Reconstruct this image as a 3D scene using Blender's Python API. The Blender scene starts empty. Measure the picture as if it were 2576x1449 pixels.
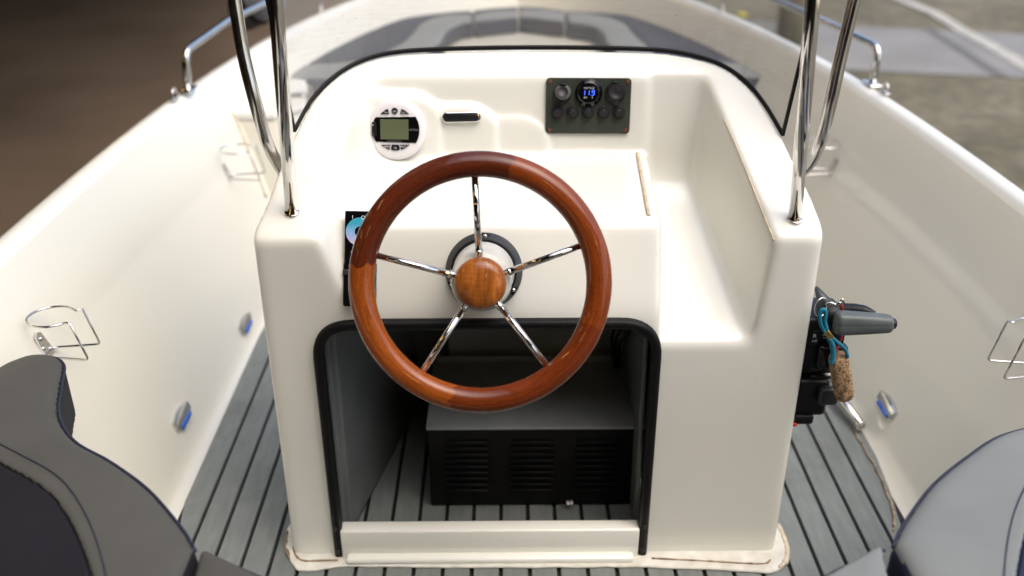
import bpy, bmesh, math, random
import numpy as np
from mathutils import Vector, Matrix
PI = math.pi
R = math.radians
random.seed(4)
scene = bpy.context.scene
COL = scene.collection

# ------------------------------------------------------------------ camera
PITCH, YAW, CAMX, CAMZ, FPX = R(26.9), R(.54), -.05, 1.27, 2450.
cd = bpy.data.cameras.new('camera'); cam = bpy.data.objects.new('camera', cd); COL.objects.link(cam)
cam.location = (CAMX, 0, CAMZ); cam.rotation_euler = (PI / 2 - PITCH, 0, -YAW)
cd.sensor_width = 36; cd.lens = 36 * FPX / 2576.; cd.clip_end = 400; cd.clip_start = .02
cd.dof.use_dof = True; cd.dof.focus_distance = 1.56; cd.dof.aperture_fstop = 2.2; cd.dof.aperture_blades = 0
scene.camera = cam

# ------------------------------------------------------------------ light
SUN_EL, SUN_AZ = R(64), R(132)          # azimuth clockwise from +Y (forward): high, from the starboard quarter
w = bpy.data.worlds.new('World'); scene.world = w; w.use_nodes = True
nt = w.node_tree; bg = nt.nodes['Background']
sky = nt.nodes.new('ShaderNodeTexSky'); sky.sky_type = 'NISHITA'; sky.sun_disc = False
sky.sun_elevation = SUN_EL; sky.sun_rotation = SUN_AZ; sky.air_density = 1.0; sky.dust_density = 4.0; sky.ozone_density = .5
nt.links.new(sky.outputs[0], bg.inputs[0]); bg.inputs[1].default_value = .15
sd = bpy.data.lights.new('sun', 'SUN'); sun = bpy.data.objects.new('sun', sd); COL.objects.link(sun)
sd.energy = .5; sd.angle = R(60); sd.color = (1, .98, .90)
sdir = Vector((math.sin(SUN_AZ) * math.cos(SUN_EL), math.cos(SUN_AZ) * math.cos(SUN_EL), math.sin(SUN_EL)))
sun.rotation_euler = sdir.to_track_quat('Z', 'Y').to_euler()
scene.view_settings.view_transform = 'Standard'; scene.view_settings.look = 'None'
scene.view_settings.exposure = 1.04; scene.view_settings.gamma = 1


# ------------------------------------------------------------------ measuring helper: a photo point on a real plane
def ray(px, py):
    r = (px - 1288) / FPX; d = (py - 724.5) / FPX
    f = math.cos(PITCH) - math.sin(PITCH) * d; z = -(math.sin(PITCH) + math.cos(PITCH) * d)
    return (r * math.cos(YAW) + f * math.sin(YAW), -r * math.sin(YAW) + f * math.cos(YAW), z)


def at(px, py, z=None, y=None, x=None, t=None, pl=None):
    a, b, c = ray(px, py)
    if z is not None: t = (z - CAMZ) / c
    elif y is not None: t = y / b
    elif x is not None: t = (x - CAMX) / a
    elif pl is not None:
        z0, y0, s = pl; t = (CAMZ - z0 + s * y0) / (s * b - c)
    return Vector((CAMX + a * t, b * t, CAMZ + c * t))


# ------------------------------------------------------------------ materials
def nodes(name):
    m = bpy.data.materials.new(name); m.use_nodes = True
    return m, m.node_tree, m.node_tree.nodes['Principled BSDF']


def setp(b, **k):
    for n, v in k.items():
        b.inputs[n.replace('_', ' ')].default_value = v


def tex(t, kind='ShaderNodeTexNoise', coord='Object', scale=(1, 1, 1), **k):
    tc = t.nodes.new('ShaderNodeTexCoord'); mp = t.nodes.new('ShaderNodeMapping'); mp.inputs['Scale'].default_value = scale
    t.links.new(tc.outputs[coord], mp.inputs[0]); n = t.nodes.new(kind); t.links.new(mp.outputs[0], n.inputs['Vector'])
    for a, v in k.items(): n.inputs[a.replace('_', ' ')].default_value = v
    return n


def ramp(t, src, stops, interp='LINEAR'):
    r = t.nodes.new('ShaderNodeValToRGB'); r.color_ramp.interpolation = interp
    el = r.color_ramp.elements
    while len(el) < len(stops): el.new(.5)
    for e, (p, c) in zip(el, stops):
        e.position = p; e.color = (*c, 1) if len(c) == 3 else c
    t.links.new(src, r.inputs[0]); return r


def bump(t, b, src, strength=.1, dist=.001):
    n = t.nodes.new('ShaderNodeBump'); n.inputs['Strength'].default_value = strength; n.inputs['Distance'].default_value = dist
    t.links.new(src, n.inputs['Height']); t.links.new(n.outputs[0], b.inputs['Normal']); return n


def noisy(name, c1, c2, scale=8, rough=.5, detail=5, bs=0, bsc=None, stretch=(1, 1, 1), r2=None, **k):
    m, t, b = nodes(name)
    n = tex(t, scale=stretch, Scale=scale, Detail=detail)
    r = ramp(t, n.outputs[0], [(.3, c1), (.7, c2)]); t.links.new(r.outputs[0], b.inputs['Base Color'])
    b.inputs['Roughness'].default_value = rough
    wv_ = tex(t, Scale=2.6, Detail=0); b4 = t.nodes.new('ShaderNodeBump'); b4.inputs['Strength'].default_value = .35; b4.inputs['Distance'].default_value = .006; t.links.new(wv_.outputs[0], b4.inputs['Height'])
    for l in list(b.inputs['Normal'].links): t.links.remove(l)
    t.links.new(b4.outputs[0], b.inputs['Normal']); t.links.new(b4.outputs[0], b.inputs['Coat Normal'])
    if r2 is not None:
        n3 = tex(t, Scale=scale * 2.3, Detail=4); q = ramp(t, n3.outputs[0], [(.35, (rough,) * 3), (.65, (r2,) * 3)])
        t.links.new(q.outputs[0], b.inputs['Roughness'])
    if bs:
        n2 = tex(t, scale=stretch, Scale=bsc or scale * 4, Detail=4); bump(t, b, n2.outputs[0], bs)
    setp(b, **k); return m


def gelcoat(name, base, tint, spots=True, rough=.22, coat=.6):
    m, t, b = nodes(name)
    n = tex(t, Scale=1.3, Detail=0); r = ramp(t, n.outputs[0], [(.1, base), (.9, tint)])
    # sparse small dirt specks
    v = tex(t, 'ShaderNodeTexVoronoi', Scale=26, Randomness=1)
    q = ramp(t, v.outputs['Distance'], [(.012, (1, 1, 1)), (.03, (0, 0, 0))])
    gate = tex(t, Scale=5, Detail=1); g = ramp(t, gate.outputs[0], [(.44, (0, 0, 0)), (.56, (.6 if spots else 0,) * 3)])
    mul = t.nodes.new('ShaderNodeMath'); mul.operation = 'MULTIPLY'; t.links.new(q.outputs[0], mul.inputs[0]); t.links.new(g.outputs[0], mul.inputs[1])
    mx = t.nodes.new('ShaderNodeMix'); mx.data_type = 'RGBA'; t.links.new(mul.outputs[0], mx.inputs['Factor'])
    t.links.new(r.outputs[0], mx.inputs['A']); mx.inputs['B'].default_value = (.25, .22, .17, 1)
    t.links.new(mx.outputs['Result'], b.inputs['Base Color'])
    b.inputs['Roughness'].default_value = rough + .03
    if spots:
        n2 = tex(t, Scale=7, Detail=2); bump(t, b, n2.outputs[0], .04, .001)
    else:
        for l in list(b.inputs['Base Color'].links): t.links.remove(l)
        t.links.new(r.outputs[0], b.inputs['Base Color'])
        for l in list(b.inputs['Roughness'].links): t.links.remove(l)
        b.inputs['Roughness'].default_value = rough
    setp(b, Coat_Weight=coat, Coat_Roughness=.06)
    return m


M = {}
M['gel'] = gelcoat('console_gelcoat', (.785, .787, .715), (.81, .812, .745))
M['liner'] = gelcoat('hull_liner_gelcoat', (.755, .727, .612), (.78, .755, .65), False, rough=.22)
M['chrome'] = noisy('stainless_steel', (.62, .61, .59), (.72, .71, .69), 20, .07, Metallic=1.0)
M['steel_worn'] = noisy('worn_stainless', (.56, .54, .51), (.66, .64, .6), 18, .14, r2=.22, Metallic=1.0)
M['black_rubber'] = noisy('black_rubber', (.003, .003, .0035), (.006, .006, .006), 30, .5, bs=.1, bsc=200, Specular_IOR_Level=.22)
M['black_plastic'] = noisy('black_plastic', (.005, .0055, .007), (.009, .009, .011), 40, .42, bs=.08, bsc=500, Specular_IOR_Level=.3)
M['button'] = noisy('soft_black_button', (.013, .012, .014), (.020, .018, .021), 60, .45)
M['gloss_black'] = noisy('gloss_black', (.003, .003, .004), (.006, .006, .006), 10, .08)
M['grey_plastic'] = noisy('grey_bezel_plastic', (.022, .027, .030), (.034, .038, .042), 30, .38, bs=.06, bsc=300)
M['grip'] = noisy('grey_grip_rubber', (.07, .085, .085), (.10, .118, .118), 35, .45, bs=.12, bsc=250)
M['panel'] = noisy('dark_green_panel', (.032, .039, .030), (.048, .057, .043), 12, .45, bs=.05, bsc=400, Specular_IOR_Level=.3)
M['white_plastic'] = noisy('white_plastic', (.76, .74, .76), (.8, .78, .8), 10, .3)
M['hub_white'] = noisy('hub_ivory', (.55, .55, .5), (.62, .62, .58), 14, .22)
M['print'] = noisy('white_print', (.7, .7, .7), (.75, .75, .75), 10, .5)
M['dim_print'] = noisy('grey_print', (.12, .12, .12), (.16, .16, .16), 10, .5)
M['lcd'] = noisy('lcd_glass', (.10, .115, .065), (.12, .135, .075), 5, .15)
M['rust'] = noisy('rusty_screw', (.10, .025, .01), (.22, .07, .03), 300, .7)
M['brass'] = noisy('brass_clamp', (.55, .36, .10), (.7, .5, .18), 60, .3, Metallic=1.0)
M['teal'] = noisy('teal_cord', (.0, .10, .17), (.01, .24, .36), 400, .75, bs=.6, bsc=500)
M['red'] = noisy('red_cord', (.5, .01, .01), (.65, .02, .02), 100, .4)
M['caulk'] = noisy('black_caulk', (.006, .006, .006), (.013, .012, .011), 60, .6, bs=.2, bsc=200)
M['stain'] = noisy('brown_sealant', (.09, .045, .015), (.42, .33, .22), 70, .7, bs=.5, bsc=150)
M['old_glue'] = noisy('old_glue', (.50, .42, .29), (.66, .58, .44), 90, .6, bs=.4, bsc=200)
M['flange'] = noisy('bedding_filler', (.60, .58, .50), (.76, .75, .69), 40, .5, bs=.4, bsc=90)
M['box_top'] = noisy('galvanised_lid', (.23, .25, .25), (.32, .34, .34), 9, .5, r2=.4)
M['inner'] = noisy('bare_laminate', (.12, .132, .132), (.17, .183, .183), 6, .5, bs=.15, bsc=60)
M['inner_dark'] = noisy('bare_laminate_dark', (.06, .065, .07), (.10, .105, .11), 6, .6)
M['cloth_rag'] = noisy('white_rag', (.45, .47, .5), (.65, .67, .7), 90, .9, bs=.6, bsc=200)
M['shed_roof'] = noisy('shed_ceiling', (.03, .022, .014), (.05, .036, .024), 3, .8)
M['shed_wall'] = noisy('shed_wall', (.05, .035, .022), (.08, .06, .04), 2, .8)
M['shed_floor'] = noisy('shed_floor', (.115, .080, .050), (.215, .155, .10), .55, .6, detail=8, bs=.1, bsc=30)
M['path'] = noisy('pale_concrete', (.165, .16, .145), (.21, .205, .19), 1.5, .8, detail=8)
M['seam'] = noisy('path_joint', (.09, .088, .085), (.12, .115, .11), 5, .9)
M['white_line'] = noisy('worn_white_line', (.28, .27, .23), (.44, .42, .37), 6, .8)
M['post_wood'] = noisy('mossy_post', (.16, .11, .075), (.13, .17, .08), 2.5, .9)
M['navy_cover'] = noisy('navy_cover', (.05, .06, .09), (.08, .09, .13), 8, .7)
M['leaf'] = noisy('yellow_leaf', (.5, .45, .03), (.6, .6, .08), 20, .6)
M['fender'] = noisy('grey_fender', (.12, .12, .14), (.17, .17, .20), 12, .5)


def mk_mossy():
    m, t, b = nodes('mossy_paving')
    n = tex(t, Scale=.9, Detail=9, Roughness=.65); n2 = tex(t, Scale=7, Detail=6)
    r = ramp(t, n.outputs[0], [(.3, (.075, .068, .036)), (.5, (.125, .108, .068)), (.7, (.18, .158, .108))])
    r2 = ramp(t, n2.outputs[0], [(.35, (.7, .7, .7)), (.65, (1.15, 1.15, 1.1))])
    mx = t.nodes.new('ShaderNodeMix'); mx.data_type = 'RGBA'; mx.blend_type = 'MULTIPLY'; mx.inputs['Factor'].default_value = 1
    t.links.new(r.outputs[0], mx.inputs['A']); t.links.new(r2.outputs[0], mx.inputs['B']); t.links.new(mx.outputs['Result'], b.inputs['Base Color'])
    b.inputs['Roughness'].default_value = .9; bump(t, b, n2.outputs[0], .4, .01); return m


M['mossy'] = mk_mossy()


def mk_plank():
    m, t, b = nodes('grey_deck_plank')
    n = tex(t, scale=(6, 1, 1), Scale=14, Detail=8); oi = t.nodes.new('ShaderNodeObjectInfo')
    r = ramp(t, n.outputs[0], [(.3, (.155, .172, .163)), (.7, (.198, .216, .206))])
    hs = t.nodes.new('ShaderNodeHueSaturation'); ra = ramp(t, oi.outputs['Random'], [(0, (.88,) * 3), (1, (1.08,) * 3)])
    t.links.new(ra.outputs[0], hs.inputs['Value']); t.links.new(r.outputs[0], hs.inputs['Color']); 
    st = tex(t, Scale=5, Detail=7, Roughness=.7); sr = ramp(t, st.outputs[0], [(.32, (.72, .71, .68)), (.5, (1, 1, 1))])
    mx = t.nodes.new('ShaderNodeMix'); mx.data_type = 'RGBA'; mx.blend_type = 'MULTIPLY'; mx.inputs['Factor'].default_value = .8
    t.links.new(hs.outputs[0], mx.inputs['A']); t.links.new(sr.outputs[0], mx.inputs['B']); t.links.new(mx.outputs['Result'], b.inputs['Base Color'])
    b.inputs['Roughness'].default_value = .55
    n2 = tex(t, scale=(30, 1.5, 1), Scale=20, Detail=3); bump(t, b, n2.outputs[0], .3, .0006); return m


M['plank'] = mk_plank()


def mk_fabric(name, c1, c2, ws=900, sheen=.03):
    m, t, b = nodes(name)
    n = tex(t, Scale=6, Detail=5); r = ramp(t, n.outputs[0], [(.3, c1), (.7, c2)])
    wv = tex(t, 'ShaderNodeTexWave', scale=(1, .8, .6), Scale=ws / 4.5, Distortion=.6); wv.bands_direction = 'DIAGONAL'
    q = ramp(t, wv.outputs['Fac'], [(0, (.93,) * 3), (1, (1.05,) * 3)])
    mx = t.nodes.new('ShaderNodeMix'); mx.data_type = 'RGBA'; mx.blend_type = 'MULTIPLY'; mx.inputs['Factor'].default_value = 1
    t.links.new(r.outputs[0], mx.inputs['A']); t.links.new(q.outputs[0], mx.inputs['B']); t.links.new(mx.outputs['Result'], b.inputs['Base Color'])
    b.inputs['Roughness'].default_value = .75; b.inputs['Specular IOR Level'].default_value = .2; bn = bump(t, b, wv.outputs['Fac'], .12, .0004); cr = tex(t, Scale=9, Detail=4, Distortion=.6); b3 = t.nodes.new('ShaderNodeBump'); b3.inputs['Strength'].default_value = .25; b3.inputs['Distance'].default_value = .004; t.links.new(cr.outputs[0], b3.inputs['Height']); t.links.new(b3.outputs[0], bn.inputs['Normal'])
    b.inputs['Sheen Weight'].default_value = sheen; return m


M['fab_grey'] = mk_fabric('grey_woven_vinyl', (.185, .20, .198), (.22, .235, .23))
M['fab_grey_shaded'] = mk_fabric('shaded_grey_vinyl', (.068, .068, .062), (.085, .085, .077))  # same cushion grey, with the dimmer port light put into the colour
M['fab_navy'] = mk_fabric('shaded_navy_vinyl', (.007, .007, .010), (.012, .012, .016))  # stern navy taken near black: port side shade is in the colour
M['fab_navy2'] = mk_fabric('hazed_navy_vinyl', (.026, .031, .050), (.038, .044, .066))  # haze of the windscreen worked into the bow navy
M['fab_navy3'] = mk_fabric('lit_navy_vinyl', (.022, .032, .065), (.030, .042, .082))  # lit copy of the stern navy, starboard brightness put into the colour
M['piping'] = noisy('navy_piping', (.010, .013, .035), (.02, .024, .05), 300, .6)


def mk_wood(name, rim=True):
    m, t, b = nodes(name)
    if rim:
        uv = 'UV'
        g = tex(t, coord=uv, scale=(10, 34, 1), Scale=1.6, Detail=8, Distortion=1.2)
        f = tex(t, coord=uv, scale=(70, 10, 1), Scale=3, Detail=4)
        # four glued segments of different tone, joints slightly wavy
        tc = t.nodes.new('ShaderNodeTexCoord'); sx = t.nodes.new('ShaderNodeSeparateXYZ'); t.links.new(tc.outputs['UV'], sx.inputs[0])
        wn = tex(t, coord=uv, scale=(2, 5, 1), Scale=1.4, Detail=1)
        ma = t.nodes.new('ShaderNodeMath'); ma.operation = 'MULTIPLY_ADD'; ma.inputs[1].default_value = .03
        t.links.new(wn.outputs[0], ma.inputs[0]); t.links.new(sx.outputs['X'], ma.inputs[2])
        a = [(.0, (.23, .044, .005)), ((74) / 360 + .015, (.105, .018, .004)), (170 / 360 + .015, (.30, .068, .007)),
             (255 / 360 + .015, (.165, .029, .004)), (338 / 360 + .015, (.23, .044, .005))]
        seg = ramp(t, ma.outputs[0], a, 'CONSTANT')
    else:
        g = tex(t, scale=(40, 8, 8), Scale=1.8, Detail=8, Distortion=1.0)
        f = tex(t, scale=(10, 90, 10), Scale=6, Detail=3)
        seg = ramp(t, g.outputs[0], [(.25, (.27, .075, .011)), (.75, (.39, .125, .018))])
    q = ramp(t, g.outputs[0], [(.25, (.5,) * 3), (.75, (1.25,) * 3)]); q2 = ramp(t, f.outputs[0], [(.35, (.78,) * 3), (.65, (1.1,) * 3)])
    mx = t.nodes.new('ShaderNodeMix'); mx.data_type = 'RGBA'; mx.blend_type = 'MULTIPLY'; mx.inputs['Factor'].default_value = 1
    t.links.new(seg.outputs[0], mx.inputs['A']); t.links.new(q.outputs[0], mx.inputs['B'])
    my = t.nodes.new('ShaderNodeMix'); my.data_type = 'RGBA'; my.blend_type = 'MULTIPLY'; my.inputs['Factor'].default_value = .8
    t.links.new(mx.outputs['Result'], my.inputs['A']); t.links.new(q2.outputs[0], my.inputs['B'])
    t.links.new(my.outputs['Result'], b.inputs['Base Color'])
    setp(b, Roughness=.5, Specular_IOR_Level=.12, Coat_Weight=1.0, Coat_Roughness=.025, Coat_IOR=1.38); return m


M['wood_rim'] = mk_wood('varnished_mahogany_rim'); M['wood_cap'] = mk_wood('varnished_mahogany_cap', False)


def mk_cork():
    m, t, b = nodes('pressed_cork')
    v = tex(t, 'ShaderNodeTexVoronoi', Scale=420); n = tex(t, Scale=160, Detail=6)
    r = ramp(t, v.outputs['Color'], [(.1, (.20, .11, .055)), (.55, (.42, .27, .15)), (.9, (.52, .36, .21))])
    q = ramp(t, n.outputs[0], [(.36, (.35,) * 3), (.5, (1,) * 3)])
    mx = t.nodes.new('ShaderNodeMix'); mx.data_type = 'RGBA'; mx.blend_type = 'MULTIPLY'; mx.inputs['Factor'].default_value = 1
    t.links.new(r.outputs[0], mx.inputs['A']); t.links.new(q.outputs[0], mx.inputs['B']); t.links.new(mx.outputs['Result'], b.inputs['Base Color'])
    b.inputs['Roughness'].default_value = .9; bump(t, b, n.outputs[0], .5, .001); return m


M['cork'] = mk_cork()


def emis(name, col, s, base=(0, 0, 0)):
    m, t, b = nodes(name); setp(b, Base_Color=(*base, 1), Emission_Color=(*col, 1), Emission_Strength=s, Roughness=.3); return m


M['led_blue'] = emis('blue_led_digit', (.03, .08, 1), 1.5)
M['led_core'] = emis('blue_white_led', (.04, .12, 1), 1.6)
M['lens_blue'] = noisy('blue_lens', (.0, .07, .42), (.0, .14, .75), 90, .12, Coat_Weight=1.0)
M['lamp'] = emis('warm_tube_lamp', (1, .62, .22), 9)
M['indicator'] = emis('dim_blue_indicator', (.05, .2, .5), .25)


def mk_colour_wheel():
    m, t, b = nodes('colour_touch_ring')
    tc = t.nodes.new('ShaderNodeTexCoord'); s = t.nodes.new('ShaderNodeSeparateXYZ'); t.links.new(tc.outputs['Object'], s.inputs[0])
    ma = t.nodes.new('ShaderNodeMapRange'); ma.inputs[1].default_value = .008; ma.inputs[2].default_value = .056; t.links.new(s.outputs['Y'], ma.inputs[0])
    r = ramp(t, ma.outputs[0], [(.0, (.75, .50, .16)), (.28, (.68, .5, .4)), (.5, (.40, .45, .72)), (.75, (.22, .42, .70)), (1, (.05, .36, .5))])
    n = tex(t, Scale=500, Detail=3); q = ramp(t, n.outputs[0], [(.34, (.6,) * 3), (.42, (1,) * 3)])
    mx = t.nodes.new('ShaderNodeMix'); mx.data_type = 'RGBA'; mx.blend_type = 'MULTIPLY'; mx.inputs['Factor'].default_value = .7
    t.links.new(r.outputs[0], mx.inputs['A']); t.links.new(q.outputs[0], mx.inputs['B']); t.links.new(mx.outputs['Result'], b.inputs['Base Color'])
    b.inputs['Roughness'].default_value = .2; return m


M['ring'] = mk_colour_wheel()


def mk_screen():
    m = bpy.data.materials.new('scratched_acrylic'); m.use_nodes = True; t = m.node_tree; t.nodes.clear()
    o = t.nodes.new('ShaderNodeOutputMaterial'); tr = t.nodes.new('ShaderNodeBsdfTransparent'); tr.inputs[0].default_value = (.86, .855, .845, 1)
    gl = t.nodes.new('ShaderNodeBsdfGlossy'); gl.inputs['Roughness'].default_value = .03
    fr = t.nodes.new('ShaderNodeFresnel'); fr.inputs[0].default_value = 1.5
    a = t.nodes.new('ShaderNodeMixShader'); t.links.new(fr.outputs[0], a.inputs[0]); t.links.new(tr.outputs[0], a.inputs[1]); t.links.new(gl.outputs[0], a.inputs[2])
    df = t.nodes.new('ShaderNodeBsdfDiffuse'); df.inputs[0].default_value = (.55, .55, .53, 1)
    v = tex(t, 'ShaderNodeTexVoronoi', Scale=60); q = ramp(t, v.outputs['Distance'], [(.04, (.6,) * 3), (.09, (0,) * 3)])
    g = tex(t, Scale=16, Detail=2); gq = ramp(t, g.outputs[0], [(.5, (0,) * 3), (.68, (1,) * 3)])
    ml = t.nodes.new('ShaderNodeMath'); ml.operation = 'MULTIPLY'; t.links.new(q.outputs[0], ml.inputs[0]); t.links.new(gq.outputs[0], ml.inputs[1])
    s = tex(t, scale=(1, 1, 7), Scale=30, Detail=8); sq = ramp(t, s.outputs[0], [(.35, (.19,) * 3), (.75, (.25,) * 3)])
    ad = t.nodes.new('ShaderNodeMath'); ad.operation = 'ADD'; ad.use_clamp = True; t.links.new(ml.outputs[0], ad.inputs[0]); t.links.new(sq.outputs[0], ad.inputs[1])
    c = t.nodes.new('ShaderNodeMixShader'); t.links.new(ad.outputs[0], c.inputs[0]); t.links.new(a.outputs[0], c.inputs[1]); t.links.new(df.outputs[0], c.inputs[2])
    t.links.new(c.outputs[0], o.inputs[0]); return m


M['screen'] = mk_screen()


# ------------------------------------------------------------------ object helpers
def tag(o, label=None, cat=None, group=None, kind=None):
    if label: o['label'] = label
    if cat: o['category'] = cat
    if group: o['group'] = group
    if kind: o['kind'] = kind
    return o


def thing(name, label, cat, mat=None, group=None):
    o = bpy.data.objects.new(name, None); COL.objects.link(o); o.empty_display_size = .05
    if mat is not None: o.matrix_world = mat if isinstance(mat, Matrix) else Matrix.Translation(mat)
    return tag(o, label, cat, group)


def inv_of(parent):
    m = Matrix.Identity(4); p = parent
    while p is not None:
        m = p.matrix_basis @ m; p = p.parent
    return m.inverted()


def mesh(name, vs, fs, mat, parent=None, smooth=True, world=True, autos=None, uv=None, fmat=None, nrm=None):
    """world=True: vertices are in world space and are moved into the parent's frame."""
    me = bpy.data.meshes.new(name)
    if parent is not None and world:
        iv = inv_of(parent)
        A = np.array(iv); V = np.array([tuple(v) for v in vs], dtype=float); vs = (V @ A[:3, :3].T + A[:3, 3]).tolist()
    else: vs = [tuple(v) for v in vs]
    me.from_pydata(vs, [], fs)
    for m_ in (mat if isinstance(mat, (list, tuple)) else [mat]): me.materials.append(m_)
    if smooth: me.polygons.foreach_set('use_smooth', [True] * len(me.polygons))
    if fmat is not None: me.polygons.foreach_set('material_index', fmat)
    if uv is not None:
        ul = me.uv_layers.new(name='UVMap'); ul.data.foreach_set('uv', uv)
    if autos: 
        try: me.set_sharp_from_angle(angle=autos)
        except Exception: pass
    me.update()
    if nrm is not None:
        me.normals_split_custom_set_from_vertices(nrm)
    o = bpy.data.objects.new(name, me); COL.objects.link(o)
    if parent is not None: o.parent = parent
    return o


def join(*parts):
    vs = []; fs = []
    for v, f in parts:
        k = len(vs); vs += [Vector(p) for p in v]; fs += [tuple(i + k for i in q) for q in f]
    return vs, fs


def bm_out(bm):
    bm.verts.index_update(); r = ([v.co.copy() for v in bm.verts], [tuple(v.index for v in f.verts) for f in bm.faces]); bm.free(); return r


def box(c, s, bev=.0, seg=2, mat=None):
    bm = bmesh.new(); bmesh.ops.create_cube(bm, size=1)
    for v in bm.verts: v.co = Vector((v.co.x * s[0], v.co.y * s[1], v.co.z * s[2]))
    if bev: bmesh.ops.bevel(bm, geom=list(bm.edges), offset=bev, segments=seg, affect='EDGES', profile=.5)
    for v in bm.verts:
        v.co = v.co + Vector(c)
        if mat is not None: v.co = mat @ v.co
    return bm_out(bm)


def prism(pts, z0, z1, bev=0, seg=2, mat=None):
    """2D outline extruded along z."""
    bm = bmesh.new(); b = [bm.verts.new((p[0], p[1], z0)) for p in pts]; f = bm.faces.new(b)
    r = bmesh.ops.extrude_face_region(bm, geom=[f]); top = [g for g in r['geom'] if isinstance(g, bmesh.types.BMVert)]
    for v in top: v.co.z = z1
    bmesh.ops.recalc_face_normals(bm, faces=bm.faces)
    if bev:
        ts = set(top); ed = [e for e in bm.edges if e.verts[0] in ts and e.verts[1] in ts]
        bmesh.ops.bevel(bm, geom=ed, offset=bev, segments=seg, affect='EDGES', profile=.5)
    if mat is not None:
        for v in bm.verts: v.co = mat @ v.co
    return bm_out(bm)


def rrect(w_, h_, r, n=6, c=(0, 0)):
    out = []
    for (sx, sy, a0) in ((1, 1, 0), (-1, 1, 90), (-1, -1, 180), (1, -1, 270)):
        for i in range(n + 1):
            a = R(a0 + 90 * i / n); out.append((c[0] + sx * (w_ / 2 - r) + r * math.cos(a), c[1] + sy * (h_ / 2 - r) + r * math.sin(a)))
    return out


def circ(r, n=32, c=(0, 0)):
    return [(c[0] + r * math.cos(2 * PI * i / n), c[1] + r * math.sin(2 * PI * i / n)) for i in range(n)]


def lathe(prof, n=48, mat=None):
    vs = []; fs = []
    for (r, z) in prof:
        for i in range(n):
            a = 2 * PI * i / n; vs.append(Vector((r * math.cos(a), r * math.sin(a), z)))
    for j in range(len(prof) - 1):
        for i in range(n):
            k = (i + 1) % n; fs.append((j * n + i, j * n + k, (j + 1) * n + k, (j + 1) * n + i))
    if prof[0][0] > 1e-6: fs.append(tuple(reversed(range(n))))
    if prof[-1][0] > 1e-6: fs.append(tuple(range((len(prof) - 1) * n, len(prof) * n)))
    if mat is not None: vs = [mat @ v for v in vs]
    return vs, fs


def tube(path, r, n=12, closed=False, cap=True, flat=1.0, up=None):
    P = [Vector(p) for p in path]; N = len(P); rr = r if isinstance(r, (list, tuple)) else [r] * N
    T = []
    for i in range(N):
        a = P[(i - 1) % N] if (closed or i > 0) else P[i]; b = P[(i + 1) % N] if (closed or i < N - 1) else P[i]
        T.append((b - a).normalized())
    u = Vector(up) if up is not None else (Vector((0, 0, 1)) if abs(T[0].z) < .9 else Vector((0, 1, 0)))
    vs = []; fs = []
    for i in range(N):
        if up is not None: u = Vector(up)
        u = (u - T[i] * u.dot(T[i])); u.normalize(); s = T[i].cross(u)
        for k in range(n):
            a = 2 * PI * k / n; vs.append(P[i] + (u * math.cos(a) * flat + s * math.sin(a)) * rr[i])
    m_ = N if closed else N - 1
    for i in range(m_):
        j = (i + 1) % N
        for k in range(n):
            l = (k + 1) % n; fs.append((i * n + k, i * n + l, j * n + l, j * n + k))
    if cap and not closed: fs.append(tuple(reversed(range(n)))); fs.append(tuple(range((N - 1) * n, N * n)))
    return vs, fs


def smooth_path(pts, n=6, closed=False):
    """Catmull-Rom."""
    P = [Vector(p) for p in pts]; N = len(P); out = []
    for i in range(N if closed else N - 1):
        p0 = P[(i - 1) % N] if (closed or i > 0) else P[0] * 2 - P[1]
        p1 = P[i]; p2 = P[(i + 1) % N]; p3 = P[(i + 2) % N] if (closed or i + 2 < N) else p2 * 2 - p1
        for k in range(n):
            t = k / n; out.append(.5 * ((2 * p1) + (p2 - p0) * t + (2 * p0 - 5 * p1 + 4 * p2 - p3) * t * t + (3 * p1 - p0 - 3 * p2 + p3) * t ** 3))
    if not closed: out.append(P[-1])
    return out


def fillet(pts, rad, n=6):
    """polyline with rounded corners"""
    P = [Vector(p) for p in pts]; out = [P[0]]
    for i in range(1, len(P) - 1):
        a = (P[i - 1] - P[i]); b = (P[i + 1] - P[i]); r_ = rad[i - 1] if isinstance(rad, (list, tuple)) else rad
        d = min(r_, a.length * .48, b.length * .48); A = P[i] + a.normalized() * d; B = P[i] + b.normalized() * d
        for k in range(n + 1):
            t = k / n; out.append(A * (1 - t) ** 2 + P[i] * 2 * t * (1 - t) + B * t * t)
    out.append(P[-1]); return out


def text_mesh(name, s, size, mat, parent, loc, depth=.0003, align='CENTER', rot=0, local=True, shear=0):
    c = bpy.data.curves.new(name, 'FONT'); c.body = s; c.size = size; c.align_x = align; c.align_y = 'CENTER'; c.extrude = depth; c.shear = shear
    o = bpy.data.objects.new(name, c); COL.objects.link(o)
    dg = bpy.context.evaluated_depsgraph_get(); me = bpy.data.meshes.new_from_object(o.evaluated_get(dg))
    bpy.data.objects.remove(o); me.materials.clear(); me.materials.append(mat)
    ob = bpy.data.objects.new(name, me); COL.objects.link(ob); ob.parent = parent; ob.location = loc; ob.rotation_euler = (0, 0, rot)
    return ob


def frame(origin, normal, up=(0, 0, 1), roll=0):
    """matrix with z = normal, y ~ up"""
    z = Vector(normal).normalized(); y = Vector(up); y = (y - z * y.dot(z)).normalized(); x = y.cross(z)
    m = Matrix((x, y, z)).transposed().to_4x4(); m = m @ Matrix.Rotation(roll, 4, 'Z'); m.translation = Vector(origin); return m


# ------------------------------------------------------------------ signed distance modelling (moulded GRP shapes)
def smax(a, b, k):
    h = np.maximum(k - np.abs(a - b), 0) / k; return np.maximum(a, b) + h * h * h * k / 6


def smin(a, b, k): return -smax(-a, -b, k)


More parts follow.
